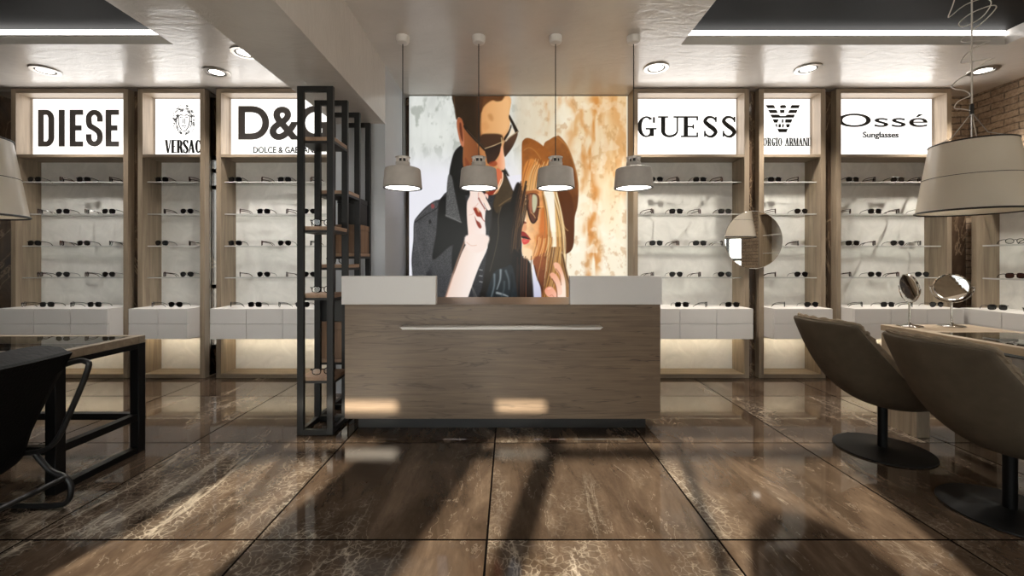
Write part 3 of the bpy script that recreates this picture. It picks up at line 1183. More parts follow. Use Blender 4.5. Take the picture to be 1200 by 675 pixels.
line(c4((52, 250), (60, 330), (90, 440), (112, 530)), .7, .7, (110, 110, 110), .5)
line(c4((52, 236), (110, 196), (170, 160), (182, 132)), .9, .7, (16, 16, 17), .9)
line(c4((56, 226), (110, 170), (160, 130)), .7, .7, (120, 120, 120), .45)
shape(c4((140, 140), (150, 134), (160, 148), (152, 160), (142, 156)), (140, 70, 70), .7)
shape(c4((128, 228), (136, 220), (142, 236), (132, 244)), (24, 24, 25), .8)
# raised collar: black inside, tweed outside
shape(m1((128, 372), (96, 380), (66, 420), (44, 500), (34, 575), (30, 690), (110, 700), (210, 660), (135, 480)), (11, 10, 10), .8)
shape(c4((234, -20), (224, 90), (220, 196), (226, 206), (304, 236), (300, 214), (268, 60), (256, -10)), (84, 84, 84), .9, tex=WEAVE)
line(c4((220, 196), (262, 214), (304, 236)), 1.2, 1.2, (126, 126, 124), .7)
line(c4((258, -10), (275, 80), (302, 214)), .9, .9, (20, 20, 20), .9)
# the shaded right half of the coat and lapel
shape([(590, 196), (600, 214), (606, 236), (606, 300), (612, 372), (560, 372), (566, 330), (574, 270), (578, 240), (584, 214)], (24, 19, 14), 1.2, tex=SOFTN)
shape([(588, 205), (596, 212), (602, 226), (606, 240), (600, 236), (590, 240), (583, 250), (578, 240), (583, 222)], (74, 58, 38), 1.3, .9, tex=SOFTN)
line([(585, 241), (592, 236), (600, 231), (606, 227)], 1.6, 1.2, (120, 96, 66), .8)
line([(587, 243), (584, 256), (584, 275), (579, 300), (574, 318)], 1.4, .8, (104, 92, 74), .55)
shape(h1((330, 430), (400, 330), (410, 560), (380, 680), (330, 660)), (52, 48, 46), 1.5, .7)
for yy in (316, 323, 330):
    line([(562 + (yy - 316) * .02, yy), (565, yy + .6)], 1.3, 1.3, (150, 150, 152), .8)
line(c4((345, 560), (370, 600), (392, 650)), 1.6, 1.2, (118, 116, 112), .6)
line(c4((352, 520), (362, 590), (384, 660)), .8, .8, (150, 146, 140), .4)

# ---- the man: head
skin_d, skin, skin_l = (120, 66, 30), (176, 112, 62), (232, 176, 120)
shape(m1((118, 190), (180, 300), (250, 400), (270, 500), (262, 640), (180, 660), (128, 500), (128, 380)), (150, 88, 48), .8, grad=((545, 190), (566, 190), (120, 66, 34)))
# face block
shape(m1((236, 40), (430, 40), (432, 160), (436, 230), (418, 300), (402, 360), (396, 420), (402, 500), (396, 528), (374, 534), (392, 560), (386, 600), (352, 680), (300, 690), (262, 640), (240, 430), (214, 330), (226, 140)), skin,
      .7, grad=((560, 150), (594, 150), skin_l))
shape(m1((248, 110), (300, 80), (420, 60), (428, 160), (426, 240), (392, 290), (330, 300), (258, 296), (240, 200)), (224, 164, 104), 2.2, .85, grad=((562, 130), (592, 130), (240, 188, 130)))
shape(m1((292, 168), (312, 160), (326, 186), (320, 206), (302, 196)), (164, 104, 48), 2.2, .42)
shape(m1((250, 228), (280, 214), (300, 250), (268, 268)), (196, 122, 60), 2.2, .2)
# ear
shape(m1((88, 196), (100, 184), (118, 190), (128, 250), (134, 340), (128, 378), (112, 360), (96, 300), (86, 240)), (164, 92, 58), .7, grad=((536, 140), (542, 168), (190, 116, 82)))
shape(m1((104, 220), (116, 226), (124, 290), (126, 340), (114, 320), (104, 270)), (88, 40, 22), .9, .85)
# hair
shape(m1((66, 20), (250, 20), (252, 110), (244, 160), (238, 250), (244, 340), (226, 350), (180, 300), (140, 250), (120, 196), (98, 182), (82, 196), (72, 130)), (44, 28, 12), .8, tex=SOFTN)
shape(m1((230, 20), (392, 20), (388, 66), (352, 78), (320, 70), (284, 92), (262, 116), (246, 150), (232, 120)), (86, 50, 22), 1.2, .92, tex=SOFTN)
shape(m1((214, 60), (250, 60), (246, 160), (238, 320), (214, 320)), (66, 40, 22), 2, .6)
line(m1((66, 40), (74, 130), (84, 186)), .8, .6, (150, 120, 86), .5)
# sunglasses
shape(m1((246, 302), (300, 290), (380, 298), (384, 342), (330, 372), (276, 392), (244, 360)), (52, 30, 16), 1.2, .9)
shape(m1((130, 236), (150, 246), (210, 318), (270, 380), (282, 402), (268, 404), (230, 364), (170, 300), (136, 256)), (30, 20, 12), .7)
line(m1((152, 262), (210, 326), (268, 384)), .6, .5, (140, 116, 84), .6)
shape(m1((274, 392), (330, 372), (376, 350), (378, 380), (364, 430), (330, 476), (292, 488), (280, 440)), (40, 24, 16), .7, grad=((575, 175), (585, 190), (66, 38, 26)))
shape(m1((398, 352), (430, 318), (484, 284), (480, 320), (452, 380), (420, 424), (402, 442), (394, 400)), (58, 36, 24), .7, grad=((592, 178), (604, 160), (86, 58, 40)))
shape(m1((432, 166), (448, 190), (488, 266), (490, 280), (470, 284), (452, 236), (430, 190)), (34, 24, 16), .7)
shape(m1((396, 320), (428, 270), (442, 232), (446, 246), (430, 290), (404, 338)), (40, 26, 16), .8)
shape(m1((408, 330), (436, 290), (448, 252), (468, 280), (440, 306), (412, 340)), (240, 226, 204), .8, .95)
line(m1((272, 388), (330, 368), (378, 348)), 1.1, 1.0, (196, 172, 136), .95)
line(m1((384, 352), (430, 316), (488, 276)), 1.1, 1.0, (176, 148, 112), .9)
line(m1((380, 318), (384, 352)), 1.1, .9, (226, 196, 140), .9)
# nose and mouth
shape(m1((380, 372), (396, 430), (404, 500), (398, 526), (374, 520), (352, 500), (346, 478), (366, 440)), (232, 150, 106), .9, grad=((584, 190), (591, 190), (250, 196, 160)))
shape(m1((300, 480), (340, 470), (352, 492), (330, 506), (302, 500)), (150, 60, 30), 1, .8)
shape(m1((350, 520), (380, 536), (390, 556), (384, 590), (352, 640), (330, 600)), (214, 108, 70), .9, .95)
line(m1((388, 548), (386, 600), (362, 650), (330, 678)), 1.3, 1.3, (255, 226, 200), .9)
shape(m1((296, 650), (350, 640), (344, 676), (310, 690)), (130, 44, 24), 1, .9)
shape(h1((300, 190), (440, 150), (470, 150), (440, 190), (380, 214), (330, 210)), (146, 44, 26), .8, .9)
line(h1((530, 0), (500, 80), (470, 150), (440, 190)), 1.2, 1.0, (255, 220, 184), .95)
shape(m1((140, 450), (160, 470), (172, 500), (150, 520)), (120, 52, 26), 1, .7)
# pale gap between the two heads
shape(h1((630, -40), (600, -60), (650, 60), (680, 130), (720, 190), (752, 130), (790, 20), (800, -60)), (240, 238, 246), .9)

# ---- raised hand and forearm
palm = h1((122, 120), (120, 210), (84, 300), (78, 420), (84, 560), (96, 760), (64, 860), (290, 860), (330, 700), (318, 560), (326, 430), (334, 390), (300, 300), (330, 240), (300, 190), (260, 150), (200, 120))
shape(palm, (250, 226, 214), .7, grad=((548, 240), (568, 240), (252, 236, 230)))
shape([(548.5, 284), (571.5, 286), (560, 316), (548, 350), (542, 372), (516, 372), (522.5, 349), (533, 318)], (246, 222, 208), .7, grad=((534, 320), (552, 326), (252, 238, 230)))
line([(545, 282), (534, 312), (522, 350), (515, 372)], 2.2, 2.2, (228, 176, 148), .6, 1.2)
shape([(546, 276), (572, 276), (570, 290), (560, 296), (548, 292)], (250, 230, 220), 1.4)
line(c4((335, 345), (360, 362), (388, 360)), .7, .6, (214, 160, 132), .6)
# fingers
shape(h1((236, 170), (280, 170), (330, 250), (392, 376), (388, 402), (362, 410), (340, 390), (300, 310), (250, 240)), (250, 222, 206), .6, grad=((562, 232), (574, 244), (255, 238, 226)))
shape(h1((314, 200), (340, 190), (362, 214), (356, 260), (340, 240)), (248, 206, 190), .6)
line(h1((236, 250), (262, 300), (292, 350), (320, 392)), 1.5, 1.0, (110, 34, 22), .9)
line(h1((230, 258), (282, 338), (326, 430)), .8, .6, (190, 110, 86), .6)
line(h1((232, 180), (232, 230), (244, 262)), .8, .6, (206, 120, 100), .7)
shape(h1((166, 390), (200, 372), (240, 408), (272, 450), (290, 520), (318, 558), (300, 548), (262, 500), (214, 488), (182, 430)), (150, 48, 26), .7)
shape(h1((208, 378), (226, 384), (246, 420), (238, 440), (218, 412)), (234, 190, 150), .7, .9)
shape(h1((184, 490), (206, 540), (250, 574), (272, 626), (258, 650), (232, 632), (206, 580)), (138, 46, 28), .7)
line(h1((110, 472), (150, 462), (176, 440)), .6, .6, (226, 176, 160), .7)
line(h1((156, 380), (200, 352), (226, 320)), .6, .6, (226, 166, 146), .7)

# ---- the woman
# dark hair mass and shadow between the heads
shape([(606, 214), (613, 226), (612, 262), (612, 310), (622, 330), (628, 372), (596, 372), (598, 320), (602, 260), (598, 240)], (20, 13, 9), 1.2, tex=SOFTN)
# hat: back brim, crown/front brim
shape([(637, 171), (645, 163), (652, 159.4), (657, 160.6), (665, 171), (671.5, 187), (676.5, 206), (678, 220), (677, 240), (673.5, 255), (673, 272), (672, 287), (668, 295), (661, 297.5), (658, 292), (656, 270), (646, 230), (640, 200)],
      (150, 92, 44), .7, grad=((644, 170), (668, 285), (78, 40, 18)), tex=SOFTN)
shape([(652, 225), (664, 222), (672, 240), (671, 286), (664, 295), (659, 290), (657, 262)], (84, 44, 18), 1.5, .8)
line([(652, 160), (664, 171), (671, 188), (676, 208), (677.5, 222)], 1.2, 1.0, (196, 140, 84), .6)
shape([(611.5, 192), (611.5, 170), (613.5, 164), (618.5, 161.6), (628, 165), (637, 171.5), (646, 181), (650, 200), (648, 226), (620, 232), (612, 224)], (140, 80, 30), .7, grad=((616, 164), (640, 220), (182, 108, 46)), tex=SOFTN)
line([(614, 176), (620, 173), (628, 178), (636, 190)], .8, .8, (206, 150, 90), .6)
# glowing hair / forehead under the brim
shape([(614, 196), (622, 186), (630, 190), (640, 200), (644, 222), (640, 240), (612, 240), (611, 226)], (214, 136, 64), 1.2, .95, grad=((614, 200), (640, 226), (250, 214, 150)))
for k in range(26):
    x_ = 613 + rng.random() * 28
    c_ = [(120, 62, 22), (240, 190, 120), (180, 100, 40), (255, 228, 176)][k % 4]
    line([(x_ + 6, 186 + rng.random() * 10), (x_ + 1, 204), (x_ - 2, 222), (x_ - 3, 236)], .9, .6, c_, .5)
# face
face = [(612, 226), (640, 222), (646, 250), (650, 285), (644, 296), (632, 300), (624, 304.5), (617.5, 304.5), (613.5, 300), (611.6, 294), (612.4, 287), (611.2, 282), (610.4, 274), (610.6, 270), (609.4, 264), (608.8, 256), (610, 246), (611, 236)]
shape(face, (246, 206, 158), .7, grad=((612, 262), (646, 262), (214, 128, 62)), tex=SOFTN)
shape(w1((400, 380), (470, 380), (510, 600), (520, 760), (430, 820), (360, 700), (370, 560)), (206, 112, 46), 2.0, .85)
shape(w2((230, 60), (370, 20), (380, 200), (300, 290), (220, 270), (250, 180)), (196, 112, 52), 2.0, .8)
shape(w2((104, 180), (150, 176), (200, 200), (200, 260), (160, 296), (118, 270)), (254, 224, 186), 1.6, .8)
shape(w1((106, 500), (140, 440), (186, 470), (190, 560), (160, 600), (110, 560)), (255, 226, 190), 1.2, .9)
# brow shadow, nostril, lips
shape(w1((120, 170), (240, 150), (330, 150), (350, 190), (250, 196), (130, 214)), (150, 80, 34), 1.2, .8)
shape(w1((140, 556), (170, 556), (190, 580), (150, 590)), (110, 36, 20), .6, .9)
line(w1((186, 470), (196, 560), (190, 640)), 1, .8, (206, 140, 96), .5)
shape(w1((104, 590), (180, 590), (186, 676), (110, 676)), (224, 150, 108), .9, .8)
shape(w2((84, 10), (120, 14), (150, 40), (186, 92), (150, 76), (100, 66), (90, 40)), (150, 34, 28), .6)
shape(w2((96, 56), (140, 62), (176, 90), (140, 84), (100, 76)), (40, 10, 10), .5)
shape(w2((100, 84), (140, 88), (174, 96), (160, 124), (124, 140), (104, 124)), (222, 76, 70), .6)
line(w2((112, 104), (140, 104)), .8, .8, (250, 150, 140), .7)
# round sunglasses
shape(w1((108, 200), (150, 196), (172, 230), (168, 330), (140, 420), (112, 460), (104, 380)), (84, 44, 30), .6, grad=((611, 228), (612, 250), (128, 72, 56)))
line(w1((112, 204), (160, 210), (164, 300), (140, 400), (114, 456)), .8, .8, (44, 20, 14), .9)
shape(w1((196, 206), (240, 186), (320, 196), (352, 240), (354, 350), (346, 440), (330, 530), (288, 578), (250, 556), (214, 450), (194, 330)), (120, 70, 46), .6, grad=((622, 232), (628, 258), (88, 48, 32)))
shape(w1((268, 214), (300, 204), (330, 240), (330, 330), (306, 420), (280, 440), (264, 340)), (206, 204, 170), 1.0, .95)
shape(w1((232, 220), (256, 214), (262, 420), (240, 440), (224, 330)), (190, 120, 90), .9, .7)
line(w1((198, 214), (196, 330), (216, 450), (252, 556), (290, 576), (330, 526)), 1.7, 1.6, (48, 24, 16), .95)
line(w1((330, 526), (348, 430), (356, 300), (344, 220), (300, 190), (240, 190)), 1.0, .9, (70, 36, 20), .9)
line(w1((256, 440), (290, 480), (306, 510)), .9, .8, (236, 190, 130), .8)
line(w1((340, 366), (400, 364), (470, 366)), .9, .9, (250, 190, 110), .95)
line(w1((336, 386), (372, 382)), 1.2, .8, (60, 26, 14), .8)
line(w1((166, 240), (194, 246)), .9, .9, (60, 30, 20), .8)
# neck, collar
shape(w2((214, 280), (380, 220), (390, 420), (330, 520), (310, 700), (250, 700), (230, 420)), (150, 82, 44), 1, grad=((626, 310), (644, 330), (96, 48, 24)), tex=SOFTN)
shape(w2((208, 340), (230, 420), (280, 560), (290, 700), (270, 900), (180, 900), (190, 640), (204, 480)), (226, 226, 242), .8, grad=((626, 320), (624, 350), (198, 198, 222)))
line(w2((222, 350), (250, 470), (300, 590), (300, 680)), 1.2, 1.2, (60, 30, 18), .8)
# far side dark hair strands
for k in range(34):
    x_ = 597 + rng.random() * 13
    c_ = [(34, 20, 12), (116, 84, 52), (20, 13, 9), (70, 46, 28)][k % 4]
    y_ = 212 + rng.random() * 30
    line([(x_ + 10, y_), (x_ + 5, y_ + 24), (x_ + 1 + rng.random() * 3, 270), (x_ - 1, 290 + 20 * rng.random())], 1.1, .5, c_, .75)
shape([(600, 296), (612, 302), (622, 312), (624, 372), (600, 372)], (16, 9, 7), 1.2, .92)
for k in range(16):
    x_ = 606 + rng.random() * 17
    line([(x_, 300 + rng.random() * 12), (x_ - 1, 330), (x_ - 2 + rng.random() * 3, 372)], 1.1, .8, [(60, 32, 18), (110, 66, 40), (16, 10, 8)][k % 3], .65)
# leather sleeve at the lower middle
shape(c4((470, 540), (492, 500), (540, 482), (590, 490), (604, 760), (430, 760), (440, 640)), (30, 36, 40), .9, tex=SOFTN)
for a, b, c_ in (((486, 520), (470, 640), (120, 132, 138)), ((520, 496), (500, 600), (160, 170, 174)), ((548, 500), (566, 600), (96, 106, 112)), ((500, 620), (560, 640), (190, 196, 198)), ((540, 560), (520, 650), (70, 80, 84)), ((580, 520), (570, 640), (20, 22, 24))):
    p, r_ = c4(a, b)
    line([p, ((p[0] + r_[0]) / 2 + 1.5, (p[1] + r_[1]) / 2), r_], 2.6, 1.2, c_, .75, 1.2)
# sun-struck front lock and long blond hair
shape(w2((380, -40), (500, -60), (520, 60), (500, 190), (480, 250), (520, 420), (440, 700), (300, 700), (330, 540), (376, 400), (372, 200)), (176, 118, 58), 1.0, tex=SOFTN)
shape(w1((420, 150), (560, 160), (600, 240), (650, 470), (690, 690), (640, 760), (520, 720), (480, 480)), (220, 172, 104), .9, tex=SOFTN)
for k in range(70):
    t0 = rng.random()
    xa = 636 + 16 * t0 + rng.normal() * 1.0
    xb = 640 + 24 * t0 + rng.normal() * 2.0
    c_ = [(246, 214, 150), (120, 72, 30), (206, 150, 80), (255, 240, 200), (86, 48, 20), (232, 188, 120)][k % 6]
    ye = 300 + rng.random() * 50
    line([(xa, 222 + rng.random() * 8), ((xa + xb) / 2 + 1.5, 254), (xb, 285), (xb + rng.normal() * 2 - 4 * (t0 < .5), ye)], 1.0, .5, c_, .62)
shape(w1((424, 150), (540, 156), (560, 300), (570, 500), (580, 680), (560, 690), (516, 680), (490, 520), (456, 300)), (255, 250, 236), 1.1, .95)
shape(w2((386, -20), (430, -10), (440, 120), (440, 240), (416, 320), (400, 230), (400, 100)), (255, 244, 220), 1.2, .9)
line(w1((560, 180), (600, 330), (650, 520), (700, 640), (740, 680)), .8, .6, (240, 200, 140), .8)
for k in range(12):
    x_ = 626 + k * 1.9
    line([(x_ + 2, 274 + rng.random() * 8), (x_ + 1, 286), (x_ - 3, 300)], 1.2, .7, [(240, 186, 110), (150, 80, 30), (255, 220, 160)][k % 3], .6)
for k in range(18):
    x_ = 637 + rng.random() * 12
    line([(x_ + 8, 290), (x_ + 4, 316), (x_ - 2, 345), (x_ - 5, 372)], 1.2, .8, [(206, 160, 96), (90, 54, 26), (150, 100, 52)][k % 3], .65)
shape(w2((480, 240), (510, 250), (560, 460), (600, 560), (600, 800), (540, 800), (528, 560), (500, 420)), (130, 88, 46), 1, .8)
line(w2((500, 240), (540, 440), (580, 560)), 1.2, 1.4, (56, 32, 16), .8)
# her right hand in the hair
shape(w2((410, 330), (440, 316), (480, 350), (520, 470), (530, 600), (524, 900), (400, 900), (420, 700), (450, 620), (480, 560), (470, 450), (430, 390)), (240, 182, 150), .7, grad=((652, 320), (664, 334), (255, 232, 214)))
shape(w2((372, 440), (396, 416), (440, 440), (480, 520), (496, 620), (450, 640), (430, 540), (396, 480)), (236, 168, 136), .6, grad=((645, 322), (658, 340), (252, 212, 190)))
shape(w2((322, 596), (350, 560), (396, 560), (440, 620), (460, 700), (460, 860), (380, 860), (370, 680), (340, 640)), (240, 160, 130), .6, grad=((640, 340), (654, 350), (250, 200, 176)))
line(w2((434, 380), (474, 440), (486, 540)), .9, .7, (130, 66, 40), .7)
line(w2((396, 480), (430, 540), (446, 630), (440, 700)), 1.1, .8, (110, 50, 30), .8)
line(w2((372, 650), (400, 640), (430, 700)), .8, .8, (190, 100, 80), .6)
line(w2((356, 580), (384, 572)), 1.2, 1.0, (255, 220, 200), .7)
IMG[:] = np.clip(IMG, 0, 255)
# thin pale print margin on the right
IMG[:, GX[0] > PW1 - 1.6] = (238, 226, 202)

PDI = 4.66
t_ = thing('advertising_mural', 'large backlit printed photograph of a man and a hatted woman in sunglasses behind the counter', 'mural', (0, PDI, 0))
verts = np.stack([(GX - CX) / F * PDI, np.zeros_like(GX), H + (CY - GY) / F * PDI], -1).reshape(-1, 3)
ii = np.arange(NX * NY).reshape(NY, NX)
qd = np.stack([ii[1:, :-1], ii[1:, 1:], ii[:-1, 1:], ii[:-1, :-1]], -1).reshape(-1, 4)
me = bpy.data.meshes.new('printed_face')
me.vertices.add(len(verts))
me.vertices.foreach_set('co', verts.ravel())
me.loops.add(qd.size)
me.loops.foreach_set('vertex_index', qd.ravel().astype(np.int32))
me.polygons.add(len(qd))
me.polygons.foreach_set('loop_start', np.arange(0, qd.size, 4, dtype=np.int32))
me.update(calc_edges=True)
ca = me.color_attributes.new('print', 'FLOAT_COLOR', 'POINT')
s_ = IMG.reshape(-1, 3) / 255
ln = np.where(s_ <= .04045, s_ / 12.92, ((s_ + .055) / 1.055) ** 2.4)
ca.data.foreach_set('color', np.concatenate([ln, np.ones((len(ln), 1))], 1).astype(np.float32).ravel())
t = NT('backlit_print')
at_ = t.n('ShaderNodeVertexColor', layer_name='print')
dk = t.mix(1.0, at_.outputs['Color'], (.25, .25, .25, 1), 'MULTIPLY')
t.set(dk, .35, emit=at_.outputs['Color'], es=.76, spec=.3)
me.materials.append(t.m)
o = bpy.data.objects.new('printed_face', me)
COL.objects.link(o)
o.parent = t_
x0_, x1_ = (PW0 - CX) / F * PDI, (PW1 - CX) / F * PDI
z0_, z1_ = H + (CY - PH1) / F * PDI, H + (CY - PH0) / F * PDI
box(x0_, x1_, .002, .055, z0_, z1_).build('light_frame', M['canopy'], t_)

# ------------------------------------------------------------------ reception counter
CF = 3.08
t_ = thing('reception_counter', 'long knotty oak reception counter with two pale raised screens, in front of the mural', 'counter', (-.05, CF, 0))
xl, xr = -1.175 + .05, 1.077 + .05
box(xl + .08, xr - .09, .05, .60, 0, .08).build('plinth', M['kick'], t_)
box(xl, xr, 0, .03, .081, .885).build('front_panel', M['counter_wood'], t_, .002)
box(xl, xl + .03, .03, .62, .081, .885).build('side_panel', M['counter_wood'], t_, .002)
box(xr - .03, xr, .03, .62, .081, .885).build('side_panel', M['counter_wood'], t_, .002)
box(xl, xr, 0, .65, .886, .897).build('worktop', M['counter_wood'], t_, .001)
for a, b in ((-1.192 + .05, -.522 + .05), (.43 + .05, 1.083 + .05)):
    e = box(a, b, -.018, .045, .898, 1.10).build('raised_screen', M['counter_white'], t_, .003)
s0, s1 = (468 - CX) / F * 2.96 + .05, (707 - CX) / F * 2.96 + .05
m = MB().prism([(s0, .752), (s1, .752), (s1 - .02, .735), (s0 + .02, .735)], -.12, -.001)
m.build('bag_ledge', M['white_lac'], t_, .002)

# ------------------------------------------------------------------ pendant lamps
PX = [(472 - CX) / F * 3.45, (561 - CX) / F * 3.45, (651 - CX) / F * 3.45, (742.5 - CX) / F * 3.45]
PL = ['leftmost of the four small concrete pendant lamps over the counter',
      'second small concrete pendant from the left, hanging before the man on the mural',
      'third small concrete pendant from the left, hanging before the hat on the mural',
      'rightmost of the four small concrete pendant lamps over the counter']
pend = None
for i, x in enumerate(PX):
    if pend is None:
        pend = thing('pendant_lamp', PL[0], 'lamp', (x, 3.45, 1.79), 0, 'concrete pendants over the counter')
        prof = [(.138, .005), (.150, 0), (.153, .004), (.152, .012), (.141, .14), (.136, .152), (.122, .158), (.058, .162), (.056, .166), (.056, .205)]
        m = MB().lathe(prof + [(.050, .206), (.050, .17), (.12, .15), (.138, .005)], 48)
        m.build('shade', M['concrete'], pend)
        m = MB().lathe([(.0, .232), (.05, .236), (.058, .242), (.058, .248), (.03, .254), (0, .254)], 32)
        for k in range(9):
            a = 2 * PI * k / 9
            m.tube([(.047 * math.cos(a), .047 * math.sin(a), .205), (.047 * math.cos(a), .047 * math.sin(a), .238)], .006, 6)
        cap = m.build('vent_cap', M['concrete'], pend)
        MB().lathe([(0, .20), (.03, .2), (.03, .235), (0, .235)], 20).build('lamp_holder', M['kick'], cap)
        MB().lathe([(.139, .004), (.151, .0005), (.152, -.003), (.137, -.003), (.137, .004)], 48).build('rim', M['rim_dark'], pend)
        MB().lathe([(0, .004), (.136, .004), (.136, .012), (0, .012)], 40).build('diffuser', M['pend_led'], pend)
        MB().tube([(0, 0, .25), (0, 0, 1.16)], .004, 8).build('cable', M['cable'], pend)
        MB().lathe([(0, 1.15), (.02, 1.15), (.043, 1.158), (.052, 1.175), (.054, 1.209), (0, 1.209)], 32).build('ceiling_canopy', M['canopy'], pend)
    else:
        dup(pend, (x, 3.45, 1.79), 0, PL[i])

# ------------------------------------------------------------------ big drum lamps
DL = [((3.095, 2.89, 1.535), 'large cream drum lamp with curling white cable, hanging at the right'),
      ((-3.17, 2.48, 1.47), 'large cream drum lamp cut by the left edge of the picture')]
t_ = thing('drum_lamp', DL[0][1], 'lamp', DL[0][0], 0, 'cream drum lamps')
HS = .455
m = MB()
pr = [(.281, 0), (.2465, HS * .5), (.212, HS)]
pr += [(.2085, HS), (.243, HS * .5), (.2775, 0), (.281, 0)]
m.lathe(pr, 64).build('shade', M['shade'], t_)
MB().tube([(.2825 * math.cos(a), .2825 * math.sin(a), .001) for a in np.linspace(0, 2 * PI, 65)[:-1]], .0062, 8, True).build('bottom_rim', M['rim_dark'], t_)
MB().tube([(.2128 * math.cos(a), .2128 * math.sin(a), HS) for a in np.linspace(0, 2 * PI, 65)[:-1]], .0048, 8, True).build('top_rim', M['rim_dark'], t_)
MB().tube([(.2475 * math.cos(a), .2475 * math.sin(a), HS * .5) for a in np.linspace(0, 2 * PI, 65)[:-1]], .0018, 6, True).build('seam', M['cable'], t_)
m = MB()
for k in range(3):
    a = 2 * PI * k / 3 + .5
    m.tube([(0, 0, .665), (.10 * math.cos(a), .10 * math.sin(a), HS + .05), (.21 * math.cos(a), .21 * math.sin(a), HS)], .003, 8)
m.tube([(0, 0, .665), (0, 0, .33)], .0035, 8)
m.build('spider', M['steel'], t_)
MB().lathe([(0, .655), (.011, .655), (.011, .715), (.004, .725), (0, .725)], 16).build('coupler', M['cable'], t_)
MB().lathe([(0, .12), (.03, .125), (.042, .16), (.038, .2), (.02, .25), (.018, .33), (0, .33)], 24).build('bulb', M['bulb'], t_)
MB().tube([(0, 0, .72), (0, 0, 1.575)], .0045, 8).build('suspension_wire', M['cable_white'], t_)
# the slack mains cable that curls round the wire (picked from the photo at the lamp's distance)
cp = [(1139, 130), (1131, 127), (1123, 125), (1122, 119), (1126, 116), (1122, 109), (1122, 103), (1127, 95), (1138, 85), (1150, 75), (1152, 73), (1138, 74), (1133, 71), (1145, 57), (1155, 50),
      (1152, 52), (1135, 53), (1128, 50), (1136, 42), (1148, 32), (1156, 22), (1157, 14), (1150, 12), (1139, 15), (1134, 22), (1138, 27), (1147, 22), (1150, 10), (1146, 2), (1136, 3), (1126, 12), (1116, 17), (1110, 10), (1109, 0), (1113, -8), (1130, -14), (1139, -20)]
ctr = Vector(DL[0][0])
pts = []
for i, (x, y) in enumerate(cp):
    p = at(x, y, ctr.y) - ctr
    pts.append((p.x, .06 * math.sin(i * 1.1) * min(1, i / 4), min(p.z, 1.57)))
MB().tube(spline(pts, 6), .0032, 8).build('curled_cable', M['cable_white'], t_)
lam2 = dup(t_, DL[1][0], 2.1, DL[1][1])
# the left lamp hangs lower: its own wire reaches the recess above it
for ch in lam2.children:
    if ch.name.startswith('suspension_wire'):
        ch.data = ch.data.copy()
        for v_ in ch.data.vertices:
            if v_.co.z > 1:
                v_.co.z += .065
    if ch.name.startswith('curled_cable'):
        ch.location.z = .06
        ch.scale.z = 1.0

# ------------------------------------------------------------------ recessed downlights
DW = [((53, 82), 'round recessed downlight in the ceiling before the far left cabinet'),
      ((254, 84), 'round recessed downlight in the ceiling before the narrow left cabinet'),
      ((287, 61), 'round recessed downlight half hidden by the lowered ceiling beam'),
      ((769, 79), 'round recessed downlight in the ceiling right of the pendant lamps'),
      ((947, 80), 'round recessed downlight in the ceiling before the narrow right cabinet'),
      ((1152, 82), 'round recessed downlight in the ceiling behind the curling lamp cable')]
dn = None
for (px, py), lab in DW:
    d = (CEIL - H) * F / (CY - py)
    p = ((px - CX) / F * d, d, CEIL)
    if dn is None:
        dn = thing('recessed_downlight', lab, 'downlight', p, 0, 'recessed downlights')
        MB().lathe([(.112, -.001), (.114, -.006), (.11, -.012), (.08, -.012), (.076, -.005), (.076, -.001)], 40).build('trim_ring', M['steel'], dn)
        MB().lathe([(.076, -.001), (.076, -.008), (.062, -.0085), (.062, -.001)], 36).build('inner_ring', M['rim_dark'], dn)
        MB().lathe([(0, -.0075), (.062, -.0075), (.062, -.001), (0, -.001)], 32).build('diffuser', M['down_led'], dn)
    else:
        dup(dn, p, 0, lab)

for (x, y), lab in (((4.55, 1.9), 'round recessed downlight above the right oak table, outside the picture'), ((4.45, 1.1), 'round recessed downlight by the right street window, outside the picture')):
    dup(dn, (x, y, CEIL), 0, lab)

# ------------------------------------------------------------------ black shelving tower
TX0, TX1, TY0, TS_ = -1.472, -1.222, 2.99, .265
t_ = thing('shelving_tower', 'tall narrow black metal shelving tower with staggered oak shelves left of the counter', 'shelf', ((TX0 + TX1) / 2, TY0, 0))
tw = (TX1 - TX0) / 2
b_ = .044
TZ = 2.42
for k in range(4):
    y = k * TS_
    m = MB()
    m.box(-tw, -tw + b_, y, y + .03, 0, TZ)
    m.box(tw - b_, tw, y, y + .03, 0, TZ)
    m.box(-tw + b_, tw - b_, y, y + .03, TZ - .036, TZ)
    m.box(-tw + b_, tw - b_, y, y + .03, 0, .036)
    m.build('frame', M['black_metal'], t_, .0015)
for s in (-1, 1):
    for k in range(3):
        x = s * (tw - b_ / 2)
        box(x - .015, x + .015, k * TS_ + .0302, (k + 1) * TS_ - .0002, .001, .034).build('floor_rail', M['black_metal'], t_, .001)
# bay, height of the shelf top
TSH = [(0, 2.075), (0, 1.45), (0, .975), (0, .395), (1, 1.745), (1, 1.182), (1, .462), (2, 1.272), (2, .62)]
for bay, z in TSH:
    y0_ = bay * TS_ + .0305
    y1_ = (bay + 1) * TS_ - .0005
    s = box(-tw + .002, tw - .002, y0_, y1_, z - .026, z).build('shelf', M['tower_wood'], t_, .0015)
    box(-tw + .002, tw - .002, y0_, y1_, z - .044, z - .0265).build('shelf_tray', M['black_metal'], s)
TCX = (TX0 + TX1) / 2


def crate(lab, loc, w, d, h, mat, name='storage_box', lid=True):
    q = thing(name, lab, 'box', loc, 0)
    box(-w / 2, w / 2, 0, d, 0, h * .8).build('body', mat, q, .003)
    box(-w / 2 - .002, w / 2 + .002, -.002, d + .002, h * .8 + .001, h).build('lid', mat, q, .003)
    return q


